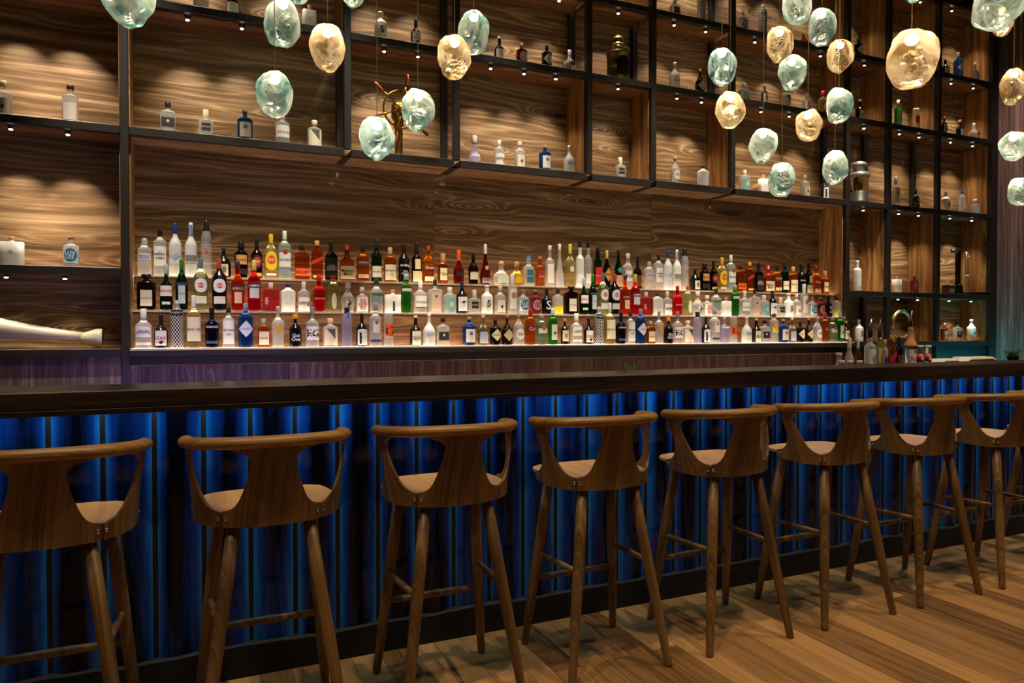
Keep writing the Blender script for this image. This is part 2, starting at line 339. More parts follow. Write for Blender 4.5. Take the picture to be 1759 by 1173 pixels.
def spans(lo, hi):
    ks = [k for k, x in cols if lo <= k <= hi]; return list(zip(ks, ks[1:]))
for key, rng in (('1', (-1, 9)), ('2', (-1, 9)), ('3', (-1, 9)), ('4', (3, 9))):
    for a, b in spans(*rng):
        hshelf(H[key], PX[a] + PW.get(a, .044) / 2, PX[b] - PW.get(b, .044) / 2)
for key in ('0', 'm'):
    for a, b in ((-1, 0), (6, 7), (7, 8), (8, 9)): hshelf(H[key], PX[a] + .022, PX[b] - PW.get(b, .044) / 2)
# ties below the long shelf
for k in (1, 2, 3, 4, 5): part(MB().box(PX[k] - .022, PX[k] + .022, YF + .04, YB - .04, H['1'] - T - .002, H['1'] - T + .01), 'cross_tie', M_steel)
# back panels
def backp(a, b, z0, z1, y=YB): part(MB().box(a, b, y, y + .015, z0, z1), 'back_panel', M_back)
for a, b in spans(-1, 9):
    for z0, z1 in ((H['1'], H['2']), (H['2'], H['3']), (H['3'], H['4']), (H['4'], 5.2)): backp(PX[a], PX[b], z0, z1)
for a, b in ((-1, 0), (6, 7), (7, 8), (8, 9)):
    for z0, z1 in ((H['m'], H['0']), (H['0'], H['1'])): backp(PX[a], PX[b], z0, z1)
for a, b in ((PX[0], 1.56), (1.562, 3.4), (3.402, PX[6])): backp(a, b, 1.1, H['1'])
# vertical boards under the lowest shelf
part(MB().box(xL, PX[0], YF + .03, YF + .05, 0, H['m'] - T), 'apron_panel', M_vert)
part(MB().box(PX[0], PX[6], YF + .03, YF + .05, 0, H['m'] - .10), 'apron_panel', M_vert)
part(MB().box(PX[6], PX[9], YF + .03, YF + .05, 0, H['m'] - T), 'apron_panel', M_black)
# wooden side panels (niche left-col, row) on the left face of the post
def sidep(k, z0, z1, left=True):
    x = PX[k]; w = PW.get(k, .044) / 2
    x0, x1 = (x - w - .006, x - w + .012) if left else (x + w - .012, x + w + .006)
    part(MB().box(x0, x1, YF + .040, YB - .001, z0 + .001, z1 - T - .001), 'side_panel', M_side)
for k, r0, r1 in ((0, '1', '2'), (0, '0', '1'), (1, '2', '3'), (3, '1', '2'), (4, '1', '2'), (5, '1', '2'), (6, '2', '3'), (7, '2', '3'), (8, '2', '3'), (9, '2', '3'), (9, '1', '2'), (9, '3', '4'),
                  (7, '0', '1'), (8, '0', '1'), (9, '0', '1'), (8, 'm', '0'), (9, 'm', '0'), (7, '3', '4'), (8, '3', '4'), (6, '3', '4'), (3, '3', '4'), (4, '3', '4')):
    sidep(k, H[r0], H[r1])
part(MB().box(PX[6] - .03, PX[6] - .014, YF + .04, YB - .001, 1.1, H['1'] - T), 'side_panel', M_side)
for k, r0, r1 in ((0, '1', '2'), (0, '2', '3')): sidep(k, H[r0], H[r1], left=False)
part(MB().box(PX[0] + .014, PX[0] + .03, YF + .04, YB - .001, 1.1, H['1'] - T), 'side_panel', M_side)

# stepped, back-lit bottle display in the wide middle bay
disp = tag(empty('bottle_display', (2.45, 4.42, 1.15)), 'three-tiered wooden bottle display with glowing step edges in the wide middle bay', 'display')
def dpart(mb, name, m):
    o = mb.build(name, m, disp); o.matrix_parent_inverse = Matrix.Translation((-2.45, -4.42, -1.15)); return o
DX0, DX1 = PX[0] + .034, PX[6] - .032
TIER = {3: (4.425, 1.248), 2: (4.545, 1.462), 1: (4.665, 1.668)}
M_glow = paint('#ffe6cc', .5, 0, 3.4)
for t, (y, z) in TIER.items():
    x0, x1 = (DX0, DX1) if t < 3 else (PX[0] + .03, 5.20)
    y1 = y + .12 if t > 1 else YB
    dpart(MB().box(x0, x1, y + .003, y1, z - .006, z - .0005), 'light_strip', M_glow)
    dpart(MB().bbox(x0, x1, y, y + .003, z - .010, z + .0002, .0006), 'step_edge', paint('#b9a48c', .3))
M_riser = wood('wood_riser', 'X', ('#2c190b', '#6a4628', '#a67a4c'), rings=4, rough=.5, knot=.6)
dpart(MB().box(DX0, DX1, 4.548, 4.556, TIER[3][1] - .0005, TIER[2][1] - .0065), 'riser', M_riser)
dpart(MB().box(DX0, DX1, 4.668, 4.676, TIER[2][1] - .0005, TIER[1][1] - .0065), 'riser', M_riser)
dpart(MB().bbox(PX[0] + .024, 5.205, 4.42, 4.55, 1.205, 1.2415, .003), 'plinth_beam', M_steel)
dpart(MB().bbox(PX[0] + .024, 5.205, 4.49, 4.55, 1.155, 1.205, .003), 'plinth_beam', M_black)

# ------------------------------------------------------------------ shelf downlights
NR = {'m': 'bottom niche', '0': 'waist-high niche', '1': 'lowest niche row', '2': 'second niche row', '3': 'third niche row'}
BS = {-1: 'far left column', 0: "column left of ship's wheel", 1: "ship's wheel column", 2: "column right of ship's wheel", 3: 'lantern column', 4: 'column right of lantern', 5: 'wide column behind pendants', 6: 'steel lamp column', 7: 'second column from right', 8: 'rightmost column'}
ROWNAME = {'0': 'waist-high side shelf', '1': 'lowest shelf of the niche grid', '2': 'second shelf of the niche grid', '3': 'third shelf of the niche grid', '4': 'topmost visible shelf'}
M_lens = paint('#fff2dc', .3, 0, 25)
def make_dl():
    r = MB().lathe([(.021, 0), (.021, -.004), (.012, -.005), (.012, -.022), (.010, -.022)], 14).build('downlight', M_black)
    MB().lathe([(.0095, -.0225), (.0095, -.0255), (.006, -.027)], 12).build('lens', M_lens, r); return r
dl0 = None
BAY = {-1: 'far-left bay', 0: "bay left of the ship's wheel", 1: "ship's wheel bay", 2: "bay right of the ship's wheel", 3: 'lantern bay', 4: 'bay right of the lantern', 5: 'wide bay behind the pendants', 6: 'narrow steel-lamp bay', 7: 'second bay from the right', 8: 'rightmost bay'}
DL = {'1': {-1: [(16.6, 219), (115, 228)], 6: 1, 7: 2, 8: 2}, '0': {-1: [(17, 477), (117, 480)], 7: 2, 8: 2}, 
      '2': {-1: [(16.6, 219), (115, 228)], 0: [(322, 31), (416, 45.5)], 1: [(660, 87.5), (718, 97)], 2: [(843, 117), (898, 128), (951, 137.6)], 3: 1, 4: [(1164, 168), (1206, 175)], 5: [(1304, 193), (1352, 201), (1395, 208)], 6: 1, 7: 2, 8: 2},
      '3': {0: 2, 1: 2, 2: 3, 3: 1, 4: 2, 5: 3, 6: 1, 7: 2, 8: 2}, '4': {3: 1, 4: 2, 5: 3, 6: 1, 7: 2, 8: 2}}
POSN = {1: ['only one'], 2: ['left one', 'right one'], 3: ['left one', 'middle one', 'right one']}
VIS = {('3', 0): 0, ('3', 1): 0, ('2', -1): 0, ('3', 2): 2}
for row, bays in DL.items():
    for bay, spec in bays.items():
        z = H[row] - T + .004
        if isinstance(spec, int):
            xa, xb = PX[bay], PX[bay + 1]; xs = [xa + (xb - xa) * (i + .75) / (spec + .5) if spec > 1 else (xa + xb) / 2 for i in range(spec)]
        else: xs = [atZ(px, py, (z if (row, bay) != ('2', -1) else H['1'] - T + .004) - .02).x for px, py in spec]
        for i, x in enumerate(xs):
            y = 4.615
            e = 20.0 if row in '12' else (14.0 if row == '0' else 17.0)
            if bay == -1: e *= 1.5
            if row == '0' and bay == -1: e *= .25
            if (row, bay) == ('0', 7): e *= .3
            light('spot_light', 'SPOT', (x, y, z - .03), e * 1.0, (1, .84, .64), .006, aim=(x, y + .12, z - .45), spot=math.radians(74), blend=.95)
            if VIS.get((row, bay), 1) == 0: continue
            if dl0 is None: dl0 = make_dl(); kids(dl0); o = dl0
            else: o = copy_tree(dl0)
            o.location = (x, y, z)
            w = 'black downlight over the ' + NR[{'0': 'm', '1': '0', '2': '1', '3': '2', '4': '3'}[row]] + ', ' + (POSN[len(xs)][i] + ', ' if len(xs) > 1 else '') + BS[bay]
            tag(o, w, 'spotlight', 'downlights under the shelves')

# ------------------------------------------------------------------ bar counter
bar = tag(empty('bar_counter', (3, 2.9, 0)), 'long bar counter with dark wooden top and glossy blue vertical tiles', 'bar counter')
def bpart(mb, name, m):
    o = mb.build(name, m, bar); o.matrix_parent_inverse = Matrix.Translation((-3, -2.9, 0)); return o
bpart(MB().bbox(-2.5, 9.5, 2.84, 3.16, 1.078, 1.141, .004), 'counter_top', M_bartop)
bpart(MB().bbox(-2.5, 9.5, 2.841, 2.856, 1.058, 1.0785, .002), 'fascia_lip', M_bartop)
bpart(MB().bbox(-2.5, 9.5, 2.978, 3.10, 0, 1.077, .002), 'core', M_black)
bpart(MB().bbox(-2.5, 9.5, 3.165, 3.75, .86, .90, .003), 'work_top', paint('#3a3836', .3, 1))
bpart(MB().box(-2.5, 9.5, 3.17, 3.7, 0, .86), 'cabinet_body', M_black)
bpart(MB().bbox(-2.5, 9.5, 2.862, 2.882, 1.0735, 1.078, .001), 'light_strip_profile', paint('#c8e8ff', .4, 0, 1.5))
t = MB(); t.uv = []; P0_ = -.466 - .168 * 12
rnd = random.Random(4)
for k in range(72):
    a = P0_ + k * .168 + .009; w = .168 - .018; nz = 30; nu = 12
    ztop = 1.074; zb = .10; vs = []; fs = []
    sd = rnd.random() * 50
    for i in range(nz + 1):
        z = zb + (ztop - zb) * i / nz
        for j in range(nu + 1):
            u = j / nu; e = 2 * u - 1
            bulge = .017 * (1 - abs(e) ** 2.6)
            n = mnoise.noise(Vector((u * 2 + sd, z * 2.6, 0))) * .0035
            vs.append((a + w * u, 2.975 - bulge - n * (1 - e * e), z)); t.uv.append((k + .001 + .998 * u, z))
    for i in range(nz):
        for j in range(nu):
            p = i * (nu + 1) + j; fs.append((p, p + 1, p + nu + 2, p + nu + 1))
    t.add(vs, fs, 0, True)
bpart(t, 'tile_front', mat_tile())
# rough black skirting stone
sk = MB(); n = 260; vs = []; fs = []
for i in range(n + 1):
    x = -2.5 + 12 * i / n; h = .128 + .010 * mnoise.noise(Vector((x * 3.1, 0, 0))) + .006 * mnoise.noise(Vector((x * 11, 3, 0)))
    vs += [(x, 2.950, 0), (x, 2.948, h - .008), (x, 2.955, h), (x, 2.980, h)]
for i in range(n):
    for j in range(3): fs.append((i * 4 + j, i * 4 + 4 + j, i * 4 + 5 + j, i * 4 + 1 + j))
sk.add(vs, fs); bpart(sk, 'skirting', paint('#060504', .7))

# ------------------------------------------------------------------ bar stools
def seatc(ph):   # seat plan curve: degrees from the back centre, metres
    a = math.radians(min(abs(ph), 90)); s = 1 if ph >= 0 else -1
    x = .232 * math.sin(a) ** .88; y = -.165 * math.cos(a) ** .9 if a < PI / 2 - 1e-6 else 0
    if abs(ph) > 90: y = (abs(ph) - 90) / 10 * .035
    return Vector((s * x, y))
def railc(ph):
    a = math.radians(min(abs(ph), 90)); s = 1 if ph >= 0 else -1
    x = .258 * math.sin(a) ** .88; y = .02 - .215 * math.cos(a) ** .9 if a < PI / 2 - 1e-6 else .02
    if abs(ph) > 90: y = .02 + (abs(ph) - 90) / 10 * .035; x -= .006 * (abs(ph) - 90) / 10
    return Vector((s * x, y))
def shell(ph, v, off=0):
    a = seatc(ph); b = railc(ph); g = v ** 1.25; p = a.lerp(b, g)
    z = .722 + (.985 - .722) * v - .016 * (min(abs(ph), 100) / 100) ** 2 * v
    if v < .3: z += .010 * (abs(ph) / 60) ** 2 * (1 - v / .3) * .6
    n = Vector((p.x, p.y)); n.normalize()
    return Vector((p.x + n.x * off, p.y + n.y * off, z))
def in_poly(x, y, P):
    c = False; j = len(P) - 1
    for i in range(len(P)):
        if (P[i][1] > y) != (P[j][1] > y) and x < (P[j][0] - P[i][0]) * (y - P[i][1]) / (P[j][1] - P[i][1]) + P[i][0]: c = not c
        j = i
    return c
def plate(rows):
    """rows: (v, phi0, phi1) spans; smooth interpolated ruled strip with thickness"""
    mb = MB(); nu = 14; vs = []; fs = []; R = []
    for (v0, a0, b0), (v1, a1, b1) in zip(rows, rows[1:]):
        st = max(1, int((v1 - v0) / .03))
        for k in range(st): q = k / st; R.append((v0 + (v1 - v0) * q, a0 + (a1 - a0) * q, b0 + (b1 - b0) * q))
    R.append(rows[-1]); n = len(R)
    for off in (.0045, -.0045):
        for v, a, b in R:
            for j in range(nu + 1): vs.append(shell(a + (b - a) * j / nu, v, off))
    m = nu + 1; T_ = n * m
    for i in range(n - 1):
        for j in range(nu):
            p = i * m + j; fs.append((p, p + 1, p + m + 1, p + m)); fs.append((T_ + p, T_ + p + m, T_ + p + m + 1, T_ + p + 1))
        for j in (0, nu):
            p = i * m + j; fs.append((p, p + m, T_ + p + m, T_ + p))
    for i in (0, n - 1):
        for j in range(nu):
            p = i * m + j; fs.append((p, p + 1, T_ + p + 1, T_ + p))
    return mb.add(vs, fs)
BACK = [(0, 36.5), (.06, 36.8), (.18, 36.8), (.205, 36.2), (.215, 32), (.235, 28.5), (.27, 25.5), (.33, 22.5), (.42, 19.8), (.52, 17.3), (.63, 15), (.74, 13.4), (.80, 12.6), (.85, 13.4), (.89, 15.5), (.92, 19), (.945, 24), (.965, 30), (.985, 33), (1, 33.5)]
ARM = [(0, 38, 104), (.06, 37.8, 106), (.17, 37.8, 106), (.195, 38.3, 104), (.205, 42, 100), (.225, 46, 96), (.26, 50.5, 92), (.33, 56, 87.5), (.43, 61, 84.5), (.54, 65.5, 84), (.65, 69.5, 85), (.76, 73, 87), (.84, 74.5, 89.5), (.89, 73.5, 91), (.925, 70.5, 93), (.95, 65, 94.5), (.97, 60, 95.5), (1, 58, 96)]
def make_stool():
    r = empty('bar_stool')
    # seat
    mb = MB(); ring = []
    for i in range(-104, 105, 4): p = seatc(i) * 1.0; ring.append((p.x * .975, p.y * .975))
    front = [(.215, .12), (.20, .165), (.165, .19), (.10, .203), (0, .207), (-.10, .203), (-.165, .19), (-.20, .165), (-.215, .12)]
    ring = ring + front; n = len(ring); vs = []; fs = []
    lv = [(1.0, .757), (1.0, .768), (.985, .7705), (.80, .767), (.5, .763), (.2, .761)]
    cy = .02
    for k, z in lv:
        for x, y in ring: vs.append((x * k, cy + (y - cy) * k, z))
    for i in range(len(lv) - 1):
        for j in range(n): fs.append((i * n + j, i * n + (j + 1) % n, (i + 1) * n + (j + 1) % n, (i + 1) * n + j))
    fs.append(tuple(reversed(range(n)))); fs.append(tuple(range(5 * n, 6 * n)))
    mb.add(vs, fs, 0, False); mb.build('seat', M_seat, r)
    plate([(v, -b, b) for v, b in BACK]).build('backrest', M_stool, r)
    for s in (-1, 1):
        plate([(v, s * a, s * b) for v, a, b in ARM]).build('arm_support', M_stool, r)
    # bent rail, flattened round section
    path = []; rad = []
    for i in range(-102, 103, 3):
        p = railc(i); path.append((p.x, p.y, .997 - .018 * (abs(i) / 100) ** 2)); e = (102.5 - abs(i)) / 7; rad.append(.0195 * min(1, math.sqrt(max(.12, 1 - (1 - min(1, e)) ** 2))))
    MB().tube(path, rad, 14, sx=1.25).build('top_rail', M_rail, r)
    # legs
    T1 = {}; 
    for s in (-1, 1):
        for nm, top, bot in (('rear', (s * .115, -.115, .735), (s * .222, -.222, 0)), ('front', (s * .15, .10, .752), (s * .222, .200, 0))):
            a, b = Vector(top), Vector(bot); path = [a.lerp(b, q) for q in (0, .3, .55, .8, .93, .985, 1)]
            MB().tube(path, [.0215, .0222, .0215, .0185, .0165, .0158, .014], 16).build('leg', M_stool, r); T1[(s, nm)] = (a, b)
    def onleg(k, z): a, b = T1[k]; return a.lerp(b, (a.z - z) / (a.z - b.z))
    for s in (-1, 1):
        a, b = onleg((s, 'rear'), .415), onleg((s, 'front'), .405); MB().tube([a, a.lerp(b, .5), b], [.0095, .0125, .0095], 10).build('stretcher', M_stool, r)
    a, b = onleg((-1, 'front'), .295), onleg((1, 'front'), .295); MB().tube([a, a.lerp(b, .5), b], [.012, .0145, .012], 10).build('footrest', M_stool, r)
    # under-seat frame and bolts
    MB().bbox(-.17, .17, .085, .115, .735, .756, .003).bbox(-.13, .13, -.13, -.10, .735, .756, .003).build('seat_rail', M_stool, r)
    for s in (-1, 1):
        for ph in (34.0, 40.8, 100):
            p = shell(s * ph, .11, .0045); q = shell(s * ph, .11, .0085); MB().tube([p, p.lerp(q, .5), q], [.0078, .0074, .003], 10).build('bolt', M_chrome, r)
    return r
st0 = make_stool(); kids(st0)
SL = ['cut off by the left edge of the view', 'second from the left end', 'third from the left end', 'fourth from the left end', 'in the middle of the row', 'fourth from the far right end', 'third from the far right end', 'second from the far right end', 'last at the right end, mostly hidden']
for k in range(9):
    x = [-.40, .236, .877, 1.52, 2.168, 2.815, 3.447, 4.075, 4.72][k]
    o = st0 if k == 0 else copy_tree(st0)
    o.location = (x, 2.578, 0)
    tag(o, 'oak bar stool with curved back, ' + SL[k], 'bar stool', 'bar stools along the blue tiled bar')

# ------------------------------------------------------------------ pendants
M_teal = mat_pendant('blown_glass_teal', '#aab5a6', '#4d726c'); M_teal2 = mat_pendant('blown_glass_deep_teal', '#93aca2', '#1d4f57'); M_amb = mat_pendant('blown_glass_amber', '#c6b28c', '#80633a')
M_bulb = paint('#ffe9cc', .4, 0, 150); M_cord = paint('#a08a66', .5)
PEND = [ # cx, top, bottom, width, kind, size, where
 (219, -58, 47, 104, 't', .215, 'large one at the top left corner'), (486, -6, 83, 67, 't', .19, 'in front of the white box bottle'), (512, -56, 7, 58, 't', .175, 'cut by the top edge beside the white box bottle'),
 (472, 122, 201, 66, 't', .16, "left of the ship's wheel and lowest on that side"), (563, 42, 123, 66, 'a', .175, 'hanging alone before the first long post'), (607, -52, 14, 48, 't', .155, 'barely in view above the first long post'),
 (648, 202, 276, 64, 'd', .175, "at the lower left of the ship's wheel"), (718, 152, 228, 59, 't', .165, "covering the right side of the ship's wheel"), (781, 60, 138, 59, 'a', .17, "at the post right of the ship's wheel"), (814, 18, 93, 55, 't', .175, 'just right of and above the amber one'),
 (1240, 82, 149, 51, 'g', .178, 'leftmost of the right-hand cluster'), (1254, 157, 220, 53, 'a', .165, 'lowest on the left of the right-hand cluster'), (1339, 45, 107, 51, 'a', .16, 'above the teal pair of the cluster'), (1370, -18, 42, 53, 't', .165, 'cut by the top edge in the cluster'),
 (1412, 14, 78, 50, 't', .176, 'tilted, upper middle of the cluster'), (1360, 95, 155, 51, 't', .15, 'directly below the round amber one'), (1443, 67, 125, 50, 'a', .158, 'rough pebble shape right in the cluster'), (1441, 150, 212, 50, 't', .145, 'above the lowest teal one in the cluster'),
 (1388, 188, 242, 50, 'a', .165, 'small round one in the cluster centre'), (1311, 219, 281, 51, 't', .165, 'pale one hanging over the dark niche'), (1343, 279, 339, 48, 't', .172, 'lowest of all, overlapping the long shelf'), (1434, 258, 318, 51, 't', .177, 'lowest on the right of the cluster'),
 (1566, 52, 152, 97, 'a', .24, 'largest, hanging alone at the upper right'), (1568, -46, 5, 42, 't', .165, 'tip only, directly above the largest one'), (1714, -46, 50, 100, 't', .24, 'large one in the top right corner'),
 (1722, 8, 62, 48, 'a', .175, 'peeking out below the large corner one'), (1742, 118, 180, 52, 'a', .165, 'tilted at the right edge'), (1740, 226, 277, 54, 't', .15, 'upper one before the plank wall'), (1751, 305, 354, 46, 't', .16, 'lowest one before the plank wall')]
KN = {'t': 'teal', 'd': 'deep teal', 'a': 'amber', 'g': 'green-teal'}
for i, (cx, ty, by, w, kd, D, where) in enumerate(PEND):
    al = math.atan((cx - CX) / F); dpt = D * F / (w * math.cos(al)); cyp = (ty + by) / 2
    p = ray(cx, cyp) * dpt; p = Vector((p.x, p.y, CH + p.z)); hh = (by - ty) * dpt / F
    rr = random.Random(100 + i); r = empty('pendant_lamp', (p.x, p.y, p.z))
    tag(r, f'{KN[kd]} blown glass pendant, {where}', 'pendant lamp', 'blown glass pendant lamps')
    # lumpy globe
    nz, ns = 40, 52; vs = []; fs = []; sd = rr.random() * 99; tilt = Matrix.Rotation(rr.uniform(-.35, .35), 3, 'Y') @ Matrix.Rotation(rr.uniform(-.25, .25), 3, 'X')
    cuts = [(Vector((rr.uniform(-1, 1), rr.uniform(-1, 1), rr.uniform(-.8, .7))).normalized(), rr.uniform(.80, .95)) for _ in range(9)]
    for a in range(nz + 1):
        th = PI * a / nz
        for b_ in range(ns):
            f_ = 2 * PI * b_ / ns; q = Vector((math.sin(th) * math.cos(f_), math.sin(th) * math.sin(f_), math.cos(th)))
            k = 1 + .11 * mnoise.noise(q * 1.3 + Vector((sd, 0, 0))) + .05 * mnoise.noise(q * 3.4 + Vector((0, sd, 0)))
            k *= 1 - .13 * max(0, q.z) ** 2
            for n_, d_ in cuts:
                dd = q.dot(n_) * k
                if dd > d_: k *= 1 - .75 * (1 - d_ / dd)
            q = q * k; vs.append(q)
    for a in range(nz):
        for b_ in range(ns):
            c_ = (b_ + 1) % ns; fs.append((a * ns + b_, a * ns + c_, (a + 1) * ns + c_, (a + 1) * ns + b_))
    vs = [tilt @ v for v in vs]
    ex = max(abs((RT.dot(v))) for v in vs); mz, nzm = max(v.z for v in vs), min(v.z for v in vs)
    vs = [Vector((v.x / ex * D / 2, v.y / ex * D / 2, (v.z - (mz + nzm) / 2) / (mz - nzm) * hh)) for v in vs]
    topz = hh / 2
    MB().add(vs, fs, 0, True).build('glass_shade', {'t': M_teal, 'd': M_teal2, 'g': M_teal2, 'a': M_amb}[kd], r)
    MB().lathe([(.010, topz - .004), (.016, topz - .012), (.017, topz - .022), (.012, topz - .024)], 14).build('lamp_holder', M_chrome, r)
    q_ = D / .165 * 1.3; MB().lathe([(.004 * q_, topz - .024 - .026 * q_), (.013 * q_, topz - .024 - .021 * q_), (.017 * q_, topz - .024 - .012 * q_), (.014 * q_, topz - .024 - .003 * q_), (.006, topz - .024)], 14).build('bulb', M_bulb, r)
    MB().tube([(0, 0, topz - .012), (0, 0, (CEIL - p.z) / 2), (0, 0, CEIL - p.z)], .0018, 6).build('cord', M_cord, r)
# ------------------------------------------------------------------ bottles
GL = {'clear': ('#fafcfa', .02), 'frost': ('#f1f1ec', .42), 'whisky': ('#c05a12', .03), 'amber': ('#e07a18', .03), 'dark': ('#2c0e04', .06), 'dkgreen': ('#0e3a14', .05), 'green': ('#2fb53a', .05), 'red': ('#f01420', .05),
      'orange': ('#f2400e', .05), 'pgreen': ('#d8eeb0', .03), 'mint': ('#b5e0cc', .06), 'yellow': ('#f2cf4a', .03), 'pyellow': ('#efe5a8', .03), 'blue': ('#2f6fe0', .08), 'lilac': ('#d5d2f4', .03), 'pink': ('#f0585f', .06), 'cognac': ('#8a1a08', .04), 'smoke': ('#b9b2a6', .04), 'bgreen': ('#cfe8d6', .03), 'dblue': ('#0c1c40', .08), 'rose': ('#c8505c', .05)}
def gmat(k):
    if k == 'white': return paint('#ece8de', .35)
    if k == 'black': return paint('#08080a', .12)
    if k == 'brown': return paint('#1a0c06', .12)
    if k == 'geo': return M_geo
    if k == 'steelg': return paint('#8d8a84', .25, 1)
    return glass(GL[k][0], GL[k][1], {'clear': .80, 'frost': .40, 'bgreen': .8, 'lilac': .8}.get(k, .94))  # white diffuse share in clear glass stands in for light from behind
def mat_geo():
    m, nt, b = newmat('diamond_lattice_glass'); tc = N(nt, 'ShaderNodeTexCoord'); sp = N(nt, 'ShaderNodeSeparateXYZ'); L(nt, tc.outputs['Object'], sp.inputs[0])
    an = math_(nt, 'MULTIPLY', math_(nt, 'ARCTAN2', sp.outputs[0], math_(nt, 'MULTIPLY', sp.outputs[1], -1)), 2.2); z = math_(nt, 'MULTIPLY', sp.outputs[2], 44)
    a = math_(nt, 'ABSOLUTE', math_(nt, 'SUBTRACT', math_(nt, 'FRACT', math_(nt, 'ADD', an, z)), .5)); c = math_(nt, 'ABSOLUTE', math_(nt, 'SUBTRACT', math_(nt, 'FRACT', math_(nt, 'SUBTRACT', an, z)), .5))
    g = math_(nt, 'GREATER_THAN', math_(nt, 'MINIMUM', a, c), .13); mx = N(nt, 'ShaderNodeMix', data_type='RGBA'); L(nt, g, mx.inputs[0]); mx.inputs[6].default_value = hexc('#c9c4bd'); mx.inputs[7].default_value = hexc('#14161f')
    L(nt, mx.outputs[2], b.inputs['Base Color']); b.inputs['Roughness'].default_value = .2; return m
M_geo = mat_geo()
CR = '#e9dcc0'; WH = '#efece6'; BK = '#15120f'; GD = '#b98a2e'; RD = '#b3161c'
